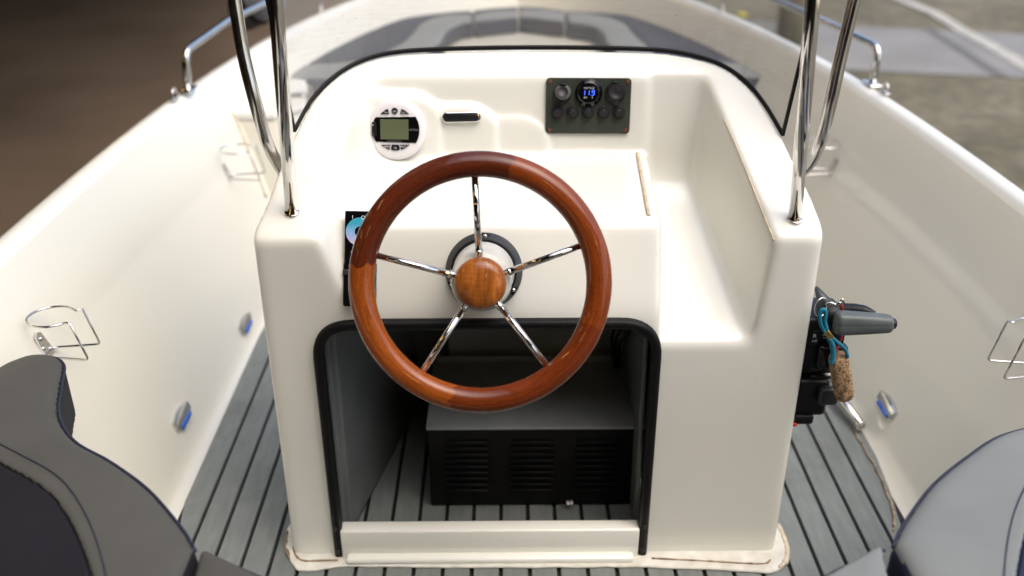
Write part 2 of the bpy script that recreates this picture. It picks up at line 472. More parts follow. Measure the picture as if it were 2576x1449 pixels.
def poly_sdf(px, py, poly):
    d = np.full(px.shape, 1e9, dtype=np.float32); s = np.ones(px.shape, dtype=np.float32); N = len(poly)
    for i in range(N):
        ax, ay = poly[i]; bx, by = poly[i - 1]; ex, ey = bx - ax, by - ay; wx, wy = px - ax, py - ay
        t = np.clip((wx * ex + wy * ey) / (ex * ex + ey * ey + 1e-12), 0, 1); dx, dy = wx - ex * t, wy - ey * t
        d = np.minimum(d, dx * dx + dy * dy)
        c1 = py >= ay; c2 = py < by; c3 = ex * wy > ey * wx
        fl = (c1 & c2 & c3) | (~c1 & ~c2 & ~c3); s = np.where(fl, -s, s)
    return s * np.sqrt(d)


def nets(F, org, h):
    """naive surface nets -> verts, quads, normals"""
    nx, ny, nz = F.shape; I = F < 0
    c = [(0, 0, 0), (1, 0, 0), (0, 1, 0), (1, 1, 0), (0, 0, 1), (1, 0, 1), (0, 1, 1), (1, 1, 1)]
    sub = lambda A, o: A[o[0]:nx - 1 + o[0], o[1]:ny - 1 + o[1], o[2]:nz - 1 + o[2]]
    cnt = sum(sub(I, o).astype(np.int8) for o in c); act = (cnt > 0) & (cnt < 8)
    idx = np.argwhere(act); vid = np.full(act.shape, -1, dtype=np.int64); vid[act] = np.arange(len(idx))
    vals = [F[idx[:, 0] + o[0], idx[:, 1] + o[1], idx[:, 2] + o[2]] for o in c]
    acc = np.zeros((len(idx), 3)); n = np.zeros(len(idx))
    for a in range(8):
        for b in range(a + 1, 8):
            d = [c[b][q] - c[a][q] for q in range(3)]
            if sum(abs(x) for x in d) != 1: continue
            va, vb = vals[a], vals[b]; m = (va < 0) != (vb < 0); t = np.where(m, va / np.where(m, va - vb, 1), 0)
            for q in range(3): acc[:, q] += np.where(m, c[a][q] + t * d[q], 0)
            n += m
    loc = acc / n[:, None]; V = (idx + loc) * h + np.array(org)
    Q = []
    for ax in range(3):
        o = [0, 0, 0]; o[ax] = 1; A = I[:nx - o[0], :ny - o[1], :nz - o[2]]; B = I[o[0]:, o[1]:, o[2]:]; X = np.argwhere(A != B)
        u, v = (ax + 1) % 3, (ax + 2) % 3; X = X[(X[:, u] > 0) & (X[:, v] > 0)]
        lim = [nx - 1, ny - 1, nz - 1]; X = X[(X[:, u] < lim[u]) & (X[:, v] < lim[v])]
        ins = I[X[:, 0], X[:, 1], X[:, 2]]
        def g(du, dv):
            Y = X.copy(); Y[:, u] -= du; Y[:, v] -= dv; return vid[Y[:, 0], Y[:, 1], Y[:, 2]]
        q = np.stack([g(1, 1), g(0, 1), g(0, 0), g(1, 0)], 1); q[~ins] = q[~ins][:, ::-1]; Q.append(q)
    Q = np.concatenate(Q); Q = Q[(Q >= 0).all(1)]
    # gradient normals
    G = np.zeros((len(idx), 3))
    def samp(P):
        P = np.clip(P, 0, np.array(F.shape) - 1.001); i = P.astype(int); f = P - i; r = 0
        for o in c:
            wgt = np.prod([f[:, q] if o[q] else 1 - f[:, q] for q in range(3)], axis=0); r = r + wgt * F[i[:, 0] + o[0], i[:, 1] + o[1], i[:, 2] + o[2]]
        return r
    P = idx + loc
    for q in range(3):
        e = np.zeros(3); e[q] = .8; G[:, q] = samp(P + e) - samp(P - e)
    G /= np.linalg.norm(G, axis=1)[:, None] + 1e-9
    return V, Q, G


def sdf_obj(name, fn, lo, hi, h, mat, parent, fm=None):
    nx, ny, nz = [int((hi[q] - lo[q]) / h) + 1 for q in range(3)]
    x = (lo[0] + h * np.arange(nx, dtype=np.float32))[:, None, None]; y = (lo[1] + h * np.arange(ny, dtype=np.float32))[None, :, None]; z = (lo[2] + h * np.arange(nz, dtype=np.float32))[None, None, :]
    F = fn(x, y, z); F = np.broadcast_to(F, (nx, ny, nz)).astype(np.float32)
    F = np.pad(F, 1, constant_values=1.0)
    V, Q, G = nets(F, [lo[q] - h for q in range(3)], h)
    fmat = None
    if fm is not None:
        fc = V[Q].mean(1); gn = G[Q].mean(1); fmat = fm(fc, gn).astype(np.int32).tolist()
    return mesh(name, V.tolist(), Q.tolist(), mat, parent, fmat=fmat, nrm=G.tolist())


def plane3(a, b, c, solid):
    """signed distance to the plane through three points, negative on the side of the point `solid`"""
    n = (b - a).cross(c - a).normalized()
    if n.dot(Vector(solid) - a) > 0: n = -n
    return lambda x, y, z: n.x * (x - a.x) + n.y * (y - a.y) + n.z * (z - a.z)


# ------------------------------------------------------------------ ground, path, shed
GZ = -.85
def sheet(name, pts, z, mat, kind='structure'):
    o = mesh(name, [(p[0], p[1], z) for p in pts], [tuple(range(len(pts)))], mat, smooth=False); o['kind'] = kind; return o


sheet('ground', [(-150, -150), (150, -150), (150, 150), (-150, 150)], GZ, M['mossy'])
sheet('shed_floor', [(-16, -8), (6, -8), (6, -1.4), (.35, -1.4), (.35, 12.6), (-16, 12.6)], GZ + .004, M['shed_floor'])
a, b_, c_, d_ = at(2040, 62, z=GZ), at(2576, 88, z=GZ), at(2576, 199, z=GZ), at(2100, 176, z=GZ)
a = a + (a - b_) * .5; d_ = d_ + (d_ - c_) * .5; b_ = b_ + (b_ - a) * 3; c_ = c_ + (c_ - d_) * 3
sheet('path', [a, b_, c_, d_], GZ + .008, M['path'])
p, q = at(2330, 72, z=GZ), at(2520, 196, z=GZ)
n_ = Vector((-(q - p).y, (q - p).x, 0)).normalized() * .05
sheet('path_joint', [p - n_, q - n_, q + n_, p + n_], GZ + .012, M['seam'])
LN = [at(x, y, z=GZ) for x, y in ((2150, -60), (2262, 0), (2350, 35), (2430, 85), (2500, 122), (2576, 168), (2700, 240))]
vs = []; fs = []
for i, p in enumerate(LN):
    d = (LN[min(i + 1, len(LN) - 1)] - LN[max(i - 1, 0)]); n_ = Vector((-d.y, d.x, 0)).normalized() * .075
    vs += [(p - n_).to_tuple(), (p + n_).to_tuple()]
    if i: fs.append((2 * i - 2, 2 * i, 2 * i + 1, 2 * i - 1))
o = mesh('white_line', [(v[0], v[1], GZ + .016) for v in vs], fs, M['white_line'], smooth=False); o['kind'] = 'structure'

shed = thing('boat_shed', 'dark open-sided shed with brown walls on the port side of the boat', 'shed', (-8, 4, GZ))
mesh('roof', *box((-8.55, 2.3, 3.4), (15.3, 20.6, .12)), M['shed_roof'], shed, smooth=False)
mesh('roof', *box((2.6, -4.7, 3.4), (7.0, 6.6, .12)), M['shed_roof'], shed, smooth=False)
mesh('wall', *box((-16, 2.3, 1.25), (.15, 20.6, 4.2)), M['shed_wall'], shed, smooth=False)
mesh('wall', *box((-8.6, 12.6, 1.25), (14.6, .15, 4.2)), M['shed_wall'], shed, smooth=False)
mesh('wall', *box((-5, -8, 1.25), (22, .15, 4.2)), M['shed_wall'], shed, smooth=False)
for i in range(6):
    mesh('roof_beam', *box((-8.55, -6 + i * 3.6, 3.22), (15.2, .14, .24)), M['shed_wall'], shed, smooth=False)
for k, (lx, ly) in enumerate([(-3.2, -3.5), (-3.2, 0.3), (-3.2, 4.2), (-6.8, -3.5), (-6.8, .3), (-6.8, 4.2), (-10.5, 0.3), (-10.5, 4.2), (-3.2, 8.2), (.6, -3.5), (3.4, -3.5)]):
    rowt = {-3.2: 'nearest the shed opening', -6.8: 'in the middle row', -10.5: 'in the far row', .6: 'right behind the stern', 3.4: 'behind the starboard quarter'}[lx]
    post = {-3.5: 'rearmost', .3: 'second from the rear', 4.2: 'third from the rear', 8.2: 'foremost'}[ly]
    L = thing('strip_lamp', 'warm strip lamp under the shed roof %s, %s' % (rowt, post), 'lamp', (lx, ly, 3.1), group='strip lamps under the shed roof')
    mesh('housing', *box((lx, ly, 3.13), (.16, 1.5, .07), .01), M['white_plastic'], L)
    mesh('tube', *tube([(lx, ly - .7, 3.06), (lx, ly + .7, 3.06)], .03, 10), M['lamp'], L)

# post and cover seen blurred beyond the starboard bow
pp = at(1985, 110, z=GZ); pt = thing('mooring_post', 'brown mossy timber post standing beyond the starboard bow rail', 'post', pp)
mesh('shaft', *lathe([(.13, 0), (.135, .3), (.12, .9), (.11, 1.3), (.0, 1.33)], 14, Matrix.Translation(pp)), M['post_wood'], pt)
cv = thing('draped_cover', 'navy blue cover draped over the top of the mossy post', 'cover', pp + Vector((0, 0, .9)))
mesh('cloth', *tube(smooth_path([pp + Vector((-.9, .35, 1.55)), pp + Vector((-.35, .1, 1.15)), pp + Vector((-.05, -.02, .88)), pp + Vector((.2, .0, 1.0)), pp + Vector((.7, .2, 1.5))], 6), [.10 + .09 * math.sin(PI * i / 24) for i in range(25)], 12), M['navy_cover'], cv)
lf = at(1865, 42, z=GZ)
tag(mesh('fallen_leaves', *lathe([(0, 0), (.07, .01), (.06, .03), (0, .05)], 9, Matrix.Translation(lf)), M['leaf']), 'small yellow clump of leaves on the paving beyond the bow', 'leaves')

# ------------------------------------------------------------------ hull
def gun_x(y):
    u = max(0, (y - 1.45) / 3.28) if y > 1.45 else (1.45 - y) / 9.
    return .965 * max(0, 1 - min(u, 1) ** 2.55) ** .66


def hull_curve():
    """list of (x, y, nx, ny) of the inner gunwale edge from port stern round the bow to starboard stern"""
    half = []
    ys = [-1.2 + i * .12 for i in range(23)]
    for y in ys: half.append((gun_x(y), y))
    y0 = ys[-1]; N = 46
    for i in range(1, N + 1):
        a = i / N; y = y0 + (4.73 - y0) * math.sin(a * PI / 2) ; half.append((gun_x(y), y))
    pts = [(-x, y) for x, y in half] + [(x, y) for x, y in reversed(half[:-1])]
    # even out
    P = np.array(pts); 
    for _ in range(2): P[1:-1] = (P[:-2] + P[1:-1] * 2 + P[2:]) / 4
    out = []
    for i in range(len(P)):
        d = P[min(i + 1, len(P) - 1)] - P[max(i - 1, 0)]; d /= np.linalg.norm(d) + 1e-9
        out.append((P[i, 0], P[i, 1], -d[1], d[0]))       # outward normal (left of travel)
    return out


HX = .022
HC = [(a + HX, b2, c, d) for a, b2, c, d in hull_curve()]
GH = .545
def sheer(y): return GH + .02 * max(0, (y - 1.5) / 3.2) ** 2


def flare(y): return 1.0
PROF = [(.30, -.02), (.235, -.004), (.222, .012), (.212, .035), (.200, .07), (.178, .13), (.13, .26), (.075, .40), (.025, .50), (.006, .532), (-.002, .545), (-.012, .552), (-.026, .553), (-.037, .549), (-.044, .538), (-.046, .50)]
OUTR = [(-.046, .50), (-.052, .485), (-.06, .44), (-.04, .2), (.05, -.25), (.25, -.55), (.55, -.72)]
def loft(prof):
    vs = []; fs = []; n = len(prof)
    for (x, y, nx, ny) in HC:
        s = sheer(y) / .553
        for (off, z) in prof: vs.append((x - nx * off, y - ny * off, z * s if z > 0 else z))
    for i in range(len(HC) - 1):
        for k in range(n - 1): fs.append((i * n + k, (i + 1) * n + k, (i + 1) * n + k + 1, i * n + k + 1))
    return vs, fs
hull = thing('boat_hull', 'white moulded open boat hull with rounded gunwales around the console', 'boat', (0, 1.5, -.3))
mesh('inner_liner', *loft(PROF[:10]), M['liner'], hull)
mesh('gunwale', *loft(PROF[9:]), M['gel'], hull)
mesh('outer_shell', *loft(OUTR), M['gel'], hull)

# deck
FW = .722
deck = mesh('deck_floor', *box((.0, 1.9, -.012), (1.56, 6.2, .01)), M['caulk'], smooth=False); deck['kind'] = 'structure'
PITCHW = .0533; CXD = .003
nb = int(2 * FW / PITCHW)
X0 = HX - nb * PITCHW / 2
for i in range(nb):
    xc = X0 + (i + .5) * PITCHW; wd = PITCHW - .0072
    bm = bmesh.new(); y1 = 3.45 if abs(xc) < .4 else 3.2
    y0 = -1.0
    pts = [(xc - wd / 2, y0), (xc + wd / 2, y0), (xc + wd / 2, y1), (xc - wd / 2, y1)]
    if i == nb - 1: pts = [(xc - wd / 2, 1.30), (xc - wd / 2 + .022, 1.43), (xc + wd / 2, 1.58), (xc + wd / 2 + .012, 1.70), (xc + wd / 2 + .012, y1), (xc - wd / 2, y1)]
    if i == 0: pts = [(xc + wd / 2, 1.30), (xc + wd / 2, y1), (xc - wd / 2, y1), (xc - wd / 2, 1.56), (xc - wd / 2 + .02, 1.43)]
    if i == 0: pts = pts[::-1]
    bm.free()
    mesh('plank', *prism(pts, -.008, 0, .0012, 1), M['plank'], deck, smooth=False)
# grimy sealant along the starboard edge of the deck
ed = [at(x, y, z=.004) for x, y in ((2140, 1075), (2166, 1125), (2190, 1165), (2212, 1210), (2232, 1260), (2241, 1300), (2244, 1335))]
o = mesh('sealant_bead', *tube([e + Vector((random.uniform(-.002, .002) + .006, 0, 0)) for e in smooth_path(ed, 8)], [.0024 + random.uniform(-.0010, .0010) for _ in range(49)], 8, flat=.5), M['stain'], deck)

# ------------------------------------------------------------------ console
RIM = (.647, 1.4, .53)
con = thing('helm_console', 'white moulded helm console with dash recess, side tray and open kneehole', 'console', (0.008, 1.6, 0))
OL = [(630, 605), (640, 585), (665, 520), (700, 430), (745, 330), (790, 250), (850, 190), (920, 152), (1000, 133), (1130, 125), (1288, 122), (1450, 122), (1600, 125), (1700, 133), (1800, 160), (1870, 205), (1920, 265), (1965, 340), (2010, 430), (2050, 510), (2078, 575), (2080, 605)]
OLW = [at(x, y, pl=RIM) for x, y in OL]
OLP = [Vector((-.4575, 1.30, 0)), Vector((-.4555, 1.38, 0))] + [Vector((p.x, p.y, 0)) for p in OLW[2:-2]] + [Vector((.4625, 1.38, 0)), Vector((.463, 1.30, 0))]
outline = [(p.x, p.y) for p in smooth_path(OLP, 3)]
OUTK = None
FACE_T = at(1200, 560, y=1.462); FACE_B = at(1200, 800, y=1.400)
fs_ = (FACE_T.y - FACE_B.y) / (FACE_T.z - FACE_B.z)           # dy/dz of the steering face
SH = (FACE_T.z, FACE_T.y, .14)                               # shelf plane
SHB = at(1200, 385, pl=SH); PT = at(1200, 190, pl=RIM)
ps = (PT.y - SHB.y) / (PT.z - SHB.z)
PANEL_N = Vector((0, -1, ps)).normalized(); FACE_N = Vector((0, -1, fs_)).normalized()
lw = plane3(at(802, 600, y=1.40), at(872, 300, pl=RIM), at(874, 778, y=1.40), (-1, 1.5, .5))
rw = plane3(at(1950, 600, y=1.40), at(1815, 280, pl=RIM), at(1892, 852, y=1.40), (1, 1.5, .5))
tl = plane3(at(1640, 200, pl=RIM), at(1668, 582, y=1.455), at(1662, 862, y=1.4), (-1, 1.5, .5))
TF0 = at(1760, 862, y=1.40); TFP = at(1700, 472, y=1.698); TFS = (TFP.z - TF0.z) / (TFP.y - 1.40)                       # tray floor
TFB = Vector((TFP.x, SHB.y + ps * (TFP.z - SHB.z) + .006, TFP.z)); tbs = ps
PA = at(1108, 320, y=1.70); PB = at(1250, 330, y=1.70); PC = at(1380, 350, y=1.71)
ZA = at(1020, 236, y=1.71).z; ZB = at(1150, 262, y=1.71).z; ZC = at(1300, 292, y=1.71).z
KX0, KX1, KZ1 = -.358, .2035, .4945


def console_sdf(x, y, z):
    s = 1 / (1 + .5 * np.clip(.85 - z, 0, 1) / .85)
    # outline distance precomputed on a fine 2D grid, sampled with the forward stretch
    X = np.linspace(-.56, .56, 281, dtype=np.float32); Y = np.linspace(1.30, 2.2, 226, dtype=np.float32)
    D = poly_sdf(X[:, None], Y[None, :], outline)
    yy = 1.4 + (y - 1.4) * s; fy = np.clip((yy - 1.30) / .004, 0, 224.99); iy = fy.astype(int); fy = fy - iy
    fx = np.clip((x + .56) / .004, 0, 279.99); ix = fx.astype(int); fx = fx - ix
    d = (D[ix, iy] * (1 - fx) + D[ix + 1, iy] * fx) * (1 - fy) + (D[ix, iy + 1] * (1 - fx) + D[ix + 1, iy + 1] * fx) * fy
    d = smax(d, 1.40 - y, .038)
    rim = (z - RIM[0] - RIM[2] * (y - RIM[1])) / math.hypot(1, RIM[2])
    body = smax(d, rim, .018)
    TL = tl(x, y, z)
    shelf = (z - SH[0] - SH[2] * (y - SH[1])) / math.hypot(1, SH[2])
    face = -(y - FACE_B.y - fs_ * (z - FACE_B.z)) / math.hypot(1, fs_)
    mid = smax(shelf, face, .022)
    pan = -(y - SHB.y - ps * (z - SHB.z)) / math.hypot(1, ps)
    def pod(off, xm, zm): return smax(smax(pan - off, x - xm + (z - .7) * .0, .014), (z - zm) + np.clip(x - xm + .055, 0, 1) ** 2 * 9, .024)
    pan2 = smin(smin(pan, pod(.019, PA.x, ZA), .02), smin(pod(.013, PB.x, ZB), pod(.0065, PC.x, ZC), .012), .012)
    mid = smin(mid, pan2, .022)
    mid = smax(mid, TL, .024)
    tf = (z - TF0.z - TFS * (y - 1.40)) / math.hypot(1, TFS)
    tb = -(y - TFB.y - tbs * (z - TFB.z)) / math.hypot(1, tbs)
    tray = smax(smin(tf, tb, .06), -TL - .03, .003)
    inner = smin(mid, tray, .012)
    inner = smin(inner, lw(x, y, z), .075); inner = smin(inner, rw(x, y, z), .035)
    S = smax(body, inner, .020)
    # hollow
    xl = KX0 + .004 + .215 * (y - 1.42)
    cav = np.maximum(np.maximum(S + .020, xl - x), x - KX1 - .034)
    cav = np.where(S > -.3, cav, cav)
    S = np.maximum(S, -np.maximum(cav, -1 + 0 * z))
    # kneehole opening
    qx = np.abs(x - (KX0 + KX1) / 2) - (KX1 - KX0) / 2 + .05; qz = z - KZ1 + .05
    op = np.minimum(np.maximum(qx, qz), 0) + np.sqrt(np.maximum(qx, 0) ** 2 + np.maximum(qz, 0) ** 2) - .05
    op = np.maximum(op, y - 1.47)
    return np.maximum(S, -op)


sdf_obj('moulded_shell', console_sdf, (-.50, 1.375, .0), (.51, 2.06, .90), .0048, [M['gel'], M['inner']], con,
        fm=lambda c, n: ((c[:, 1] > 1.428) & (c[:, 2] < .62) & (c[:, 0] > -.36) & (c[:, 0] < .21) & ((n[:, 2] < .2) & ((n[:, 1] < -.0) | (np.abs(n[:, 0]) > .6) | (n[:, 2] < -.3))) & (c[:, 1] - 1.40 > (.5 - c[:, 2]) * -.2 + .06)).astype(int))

# kneehole rubber trim
ty = 1.396
tp = fillet([(KX0 + .0005, ty, .008), (KX0 - .0005, ty, KZ1), (KX1, ty, KZ1), (KX1 + .002, ty, .004)], .062, 10)
def strip_profile(path, prof, upv):
    P = [Vector(p) for p in path]; vs = []; fs = []; n = len(prof)
    for i in range(len(P)):
        T = (P[min(i + 1, len(P) - 1)] - P[max(i - 1, 0)]).normalized(); U = Vector(upv); s = T.cross(U).normalized()
        for (a_, b2) in prof: vs.append(P[i] + s * a_ + U * b2)
    for i in range(len(P) - 1):
        for k in range(n):
            l = (k + 1) % n; fs.append((i * n + k, i * n + l, (i + 1) * n + l, (i + 1) * n + k))
    fs.append(tuple(reversed(range(n)))); fs.append(tuple(range((len(P) - 1) * n, len(P) * n))); return vs, fs
pr_ = [(-.0085, .012), (-.0088, -.002), (-.006, -.0065), (0, -.0078), (.006, -.0065), (.0088, -.002), (.0085, .012)]
tp2 = []
for i in range(len(tp) - 1):
    for k in range(3): tp2.append(tp[i].lerp(tp[i + 1], k / 3))
tp2.append(tp[-1])
mesh('rubber_trim', *strip_profile(tp2, pr_, (0, 1, 0)), M['black_rubber'], con)
for sx in (KX0, KX1 + .001):
    for zz in (.022, .075):
        mesh('trim_screw', *lathe([(0, 0), (.004, .0), (.0045, .0015), (.0, .003)][::-1], 10, frame((sx, 1.3875, zz), (0, -1, 0))), M['black_plastic'], con)
# sill
mesh('sill', *box(((KX0 + KX1) / 2, 1.402, .034), (KX1 - KX0 - .012, .030, .070), .004, 2), M['gel'], con)
mesh('sill_skirt', *box(((KX0 + KX1) / 2 + .0, 1.380, .010), (KX1 - KX0 - .03, .022, .016), .006, 2), M['gel'], con)
# bedding flange
fl = [(722, 1330), (719, 1375), (732, 1412), (752, 1434), (800, 1433), (858, 1424), (960, 1425), (1150, 1427), (1400, 1426), (1560, 1425), (1700, 1428), (1850, 1435), (1935, 1440), (1972, 1425), (1985, 1400), (1968, 1345), (1948, 1300)]
flw = [at(x, y, z=.004) for x, y in fl]
pts = [(p.x, p.y) for p in smooth_path(flw, 4)]; pts = [(x + random.uniform(-.0012, .0012), y + random.uniform(-.0012, .0012)) for x, y in pts]
pts = pts + [(.44, 1.62), (.40, 1.62), (.40, 1.415), (KX1 + .02, 1.412), (KX0 - .02, 1.412), (-.40, 1.415), (-.40, 1.62), (-.44, 1.62)]
mesh('bedding_flange', *prism(pts, .0015, .006, .002, 1), M['flange'], con, smooth=False)
def bead(ptsP, z, mat, r0, jit=.3, name='sealant_bead'):
    P = smooth_path([at(x, y, z=z) for x, y in ptsP], 7)
    mesh(name, *tube(P, [r0 * (1 + random.uniform(-jit, jit)) for _ in P], 8, flat=.55), mat, con)
bead([(738, 1375), (745, 1398), (765, 1410), (800, 1410), (850, 1409)], .007, M['stain'], .0022)
bead([(1640, 1404), (1720, 1408), (1800, 1412), (1880, 1417), (1925, 1417), (1938, 1408)], .007, M['stain'], .0019, .4)
bead([(1957, 1318), (1972, 1350), (1981, 1385), (1975, 1412), (1960, 1428)], .006, M['old_glue'], .004, .3)
bead([(724, 1335), (720, 1375), (730, 1405)], .005, M['stain'], .0028, .5)
bead([(864, 1350), (872, 1390), (880, 1412)], .010, M['old_glue'], .003, .5)
# old glue mark beside the tray
g0, g1 = at(1597, 352, pl=SH), at(1632, 543, pl=SH)
gl_ = [g0.lerp(g1, i / 16) + Vector((0, 0, .0015)) for i in range(17)]
mesh('glue_strip', *strip_profile(gl_, [(-.0035, 0), (-.003, .0016), (0, .0022), (.003, .0016), (.0035, 0), (0, -.003)], (0, 0, 1)), M['old_glue'], con)
gl2 = [g0.lerp(g1, i / 16) + Vector((.004, 0, .002)) for i in range(17)]

# tan stain lines along the moulding edges
for E_ in ([at(1948, 596, pl=RIM), at(1905, 490, pl=RIM), at(1872, 405, pl=RIM), at(1842, 335, pl=RIM), at(1822, 292, pl=RIM)],):
    mesh('stain_line', *tube(smooth_path([e + Vector((.0, 0, -.006)) for e in E_], 6), .0016, 6), M['old_glue'], con)

# interior of the console: back panel, ledge, wiring, rag
mesh('inner_back_panel', *box((.045, 1.815, .27), (.43, .012, .50), .003), M['box_top'], con)
for k in range(3):
    pth = smooth_path([(.15 + .012 * k, 1.50, .48), (.165 + .01 * k, 1.60, .40 - .02 * k), (.17 + .008 * k, 1.72, .27), (.195, 1.76, .12 + .02 * k)], 8)
    mesh('cable', *tube(pth, .0028, 8), M['black_rubber'], con)

bx = thing('battery_box', 'black louvred metal box with grey lid inside the kneehole', 'metal box', (.03, 1.64, .0))
bx0, bx1, by0, by1, bz = at(1074, 1080, y=1.535).x, at(1626, 1080, y=1.535).x, 1.535, 1.775, .187
cxm = (bx0 + bx1) / 2; bw = bx1 - bx0
mesh('case', *box((cxm, (by0 + by1) / 2 + .002, bz / 2 + .002), (bw, by1 - by0 - .004, bz), .004), M['black_rubber'], bx)
mesh('lid', *box((cxm, (by0 + by1) / 2, bz + .003), (bw + .004, by1 - by0, .007), .002), M['box_top'], bx)
mesh('lip', *box((cxm + .005, by1 + .004, bz + .010), (bw + .0, .006, .016), .002), M['box_top'], bx)
for g in range(3):
    for k in range(9):
        gx = bx0 + bw * (.175 + .305 * g)
        mesh('louvre', *box((gx, by0 - .001, bz - .028 - k * .0145), (bw * .20, .003, .0050), .001, 1), M['black_rubber'], bx)
for sx in (.1, .42, .93):
    mesh('screw', *lathe([(.0035, 0), (.003, .0015), (0, .002)], 10, Matrix.Translation((bx0 + bw * sx, by1 - .02, bz + .0065))), M['chrome'], bx)
for k in range(2):
    mesh('terminal', *lathe([(.0035, 0), (.0035, .008), (.0025, .011), (0, .012)], 10, frame(at(1428 + k * 9, 1262, y=1.528), (0, -1, .3))), M['white_plastic'], bx)
rg = thing('crumpled_rag', 'crumpled white rag lying in the front left corner of the kneehole', 'rag', at(875, 1265, z=.0))
def rag_sdf(x, y, z):
    c = at(868, 1262, z=.02)
    d = np.sqrt(((x - c.x) / .9) ** 2 + ((y - c.y) / 1.7) ** 2 + ((z - .01) / .9) ** 2) - .024
    return d + .005 * np.sin(x * 190 + y * 90) * np.cos(y * 150 + z * 210)
c0 = at(868, 1262, z=.02); sdf_obj('cloth', rag_sdf, (c0.x - .05, c0.y - .07, .001), (c0.x + .05, c0.y + .07, .06), .0035, M['cloth_rag'], rg)

# ------------------------------------------------------------------ steering
WC = at(1208, 714, t=1.41)
MC = at(1218, 681, pl=(FACE_B.z, FACE_B.y, 1 / fs_))
AX = (WC - MC).normalized()
hubdist = (WC - MC).length
# mounting bezel: parts of the console
FB = frame(MC, FACE_N)
bz_ = None
FI = Matrix.Identity(4)
def L_(name, prof, mat, par, n=48, m=None, **k): return mesh(name, *lathe(prof, n, m), mat, par, world=False, **k)
bz_ = L_('steering_bezel', [(.0, .0), (.0625, .0), (.0628, .004), (.0615, .007), (.050, .020), (.049, .021), (.0, .021)], M['grey_plastic'], None, 64, autos=R(35))
bz_.parent = con; bz_.matrix_basis = con.matrix_basis.inverted() @ FB
L_('collar', [(.0, .018), (.0545, .0195), (.0535, .026), (.051, .028), (.0, .026)], M['black_plastic'], bz_, 64, autos=R(40))
for a in (88, 203, 327):
    ca, sa = math.cos(R(a)), math.sin(R(a))
    mesh('screw_recess', *box((0, 0, 0), (.017, .012, .010), .003, 2, Matrix.Translation((ca * .056, sa * .056, .0075)) @ Matrix.Rotation(R(a + 90), 4, 'Z')), M['black_plastic'], bz_, world=False)
    L_('screw', [(.0036, .0), (.0034, .0016), (.0018, .003), (0, .0034)], M['chrome'], bz_, 14, Matrix.Translation((ca * .0565, sa * .0565, .0125)))
FW_ = frame(WC, AX)
wh = thing('steering_wheel', 'five-spoked steering wheel with varnished mahogany rim and centre cap', 'steering wheel', FW_)
# hub cover (ivory cone between bezel and wheel), in the wheel's frame
L_('hub_cover', [(.0, -hubdist + .028), (.0495, -hubdist + .030), (.048, -hubdist + .036), (.046, -.040), (.043, -.030), (.030, -.024), (0, -.022)], M['hub_white'], wh, 56, autos=R(40))
NR, NS = 192, 40; R0, r0 = .1722, .0182
vs = []; fs = []; uvs = []
for i in range(NR):
    a = 2 * PI * i / NR
    for k in range(NS):
        b2 = 2 * PI * k / NS; rr = R0 + r0 * math.cos(b2) * 1.03
        zz = r0 * .93 * math.sin(b2)
        vs.append((rr * math.cos(a), rr * math.sin(a), zz))
for i in range(NR):
    for k in range(NS):
        j, l = (i + 1) % NR, (k + 1) % NS; fs.append((i * NS + k, j * NS + k, j * NS + l, i * NS + l))
        uvs += [i / NR, k / NS, (i + 1) / NR, k / NS, (i + 1) / NR, (k + 1) / NS, i / NR, (k + 1) / NS]
mesh('rim', vs, fs, M['wood_rim'], wh, world=False, uv=uvs)
for k in range(5):
    a = R(92.8 + 72 * k); d = Vector((math.cos(a), math.sin(a), 0))
    p0 = d * (R0 - r0 + .002) + Vector((0, 0, -.004)); p1 = d * .047 + Vector((0, 0, -.0175)); p2 = d * .034 + Vector((0, 0, -.019))
    sp = mesh('spoke', *tube([p0, p0.lerp(p1, .5), p1], [.0048, .0050, .0053], 16), M['chrome'], wh, world=False)
    mesh('ferrule', *tube([p1 + (p0 - p1).normalized() * .001, p1 + (p1 - p0).normalized() * .003, p2, d * .022 + Vector((0, 0, -.020))], [.0064, .0058, .0042, .0042], 16), M['chrome'], sp, world=False)
L_('hub_plate', [(0, -.026), (.032, -.026), (.034, -.022), (.034, -.012), (0, -.010)], M['steel_worn'], wh, 40, autos=R(40))
L_('centre_cap', [(.0, -.016), (.0365, -.015), (.0385, -.011), (.0382, -.006), (.0365, -.0015), (.0325, .0025), (.026, .0055), (.017, .0075), (.008, .0084), (0, .0087)], M['wood_cap'], wh, 64)

# ------------------------------------------------------------------ instruments on the dash panel
def panel_pt(px, py, off=0):
    p = at(px, py, pl=(SHB.z, SHB.y, 1 / ps)); return p + PANEL_N * off
RN = (PANEL_N + Vector((-.05, 0, .10))).normalized()
FR = frame(panel_pt(1000, 320, .024), RN)
ra = thing('marine_radio', 'round white marine radio with green display set in the dash left of the wheel top', 'radio', FR)
rs = 76.5 / 2450 * 1.735
L_('housing', [(0, -.02), (rs * .93, -.02), (rs * .97, -.004), (rs, .002), (rs * .985, .007), (rs * .90, .0105), (rs * .80, .0115), (0, .0125)], M['white_plastic'], ra, 72)
u = rs / 76.5
def seg(pts, h0, h1, mat, name, par, bev=.0008): return mesh(name, *prism([(x * u, y * u) for x, y in pts], h0, h1, bev, 1), mat, par, world=False, smooth=False)
R1 = 62
arc = lambda a0, a1, rr, n=8: [(rr * math.cos(R(a0 + (a1 - a0) * i / n)), rr * math.sin(R(a0 + (a1 - a0) * i / n))) for i in range(n + 1)]
face_pts = arc(-32, 32, R1) + arc(148, 212, R1 - 4)
fc = seg(face_pts, .009, .0135, M['gloss_black'], 'display_face', ra)
seg([(-37, -24), (34, -24), (34, 26), (-37, 26)], .0130, .0139, M['lcd'], 'lcd', fc, .0003)
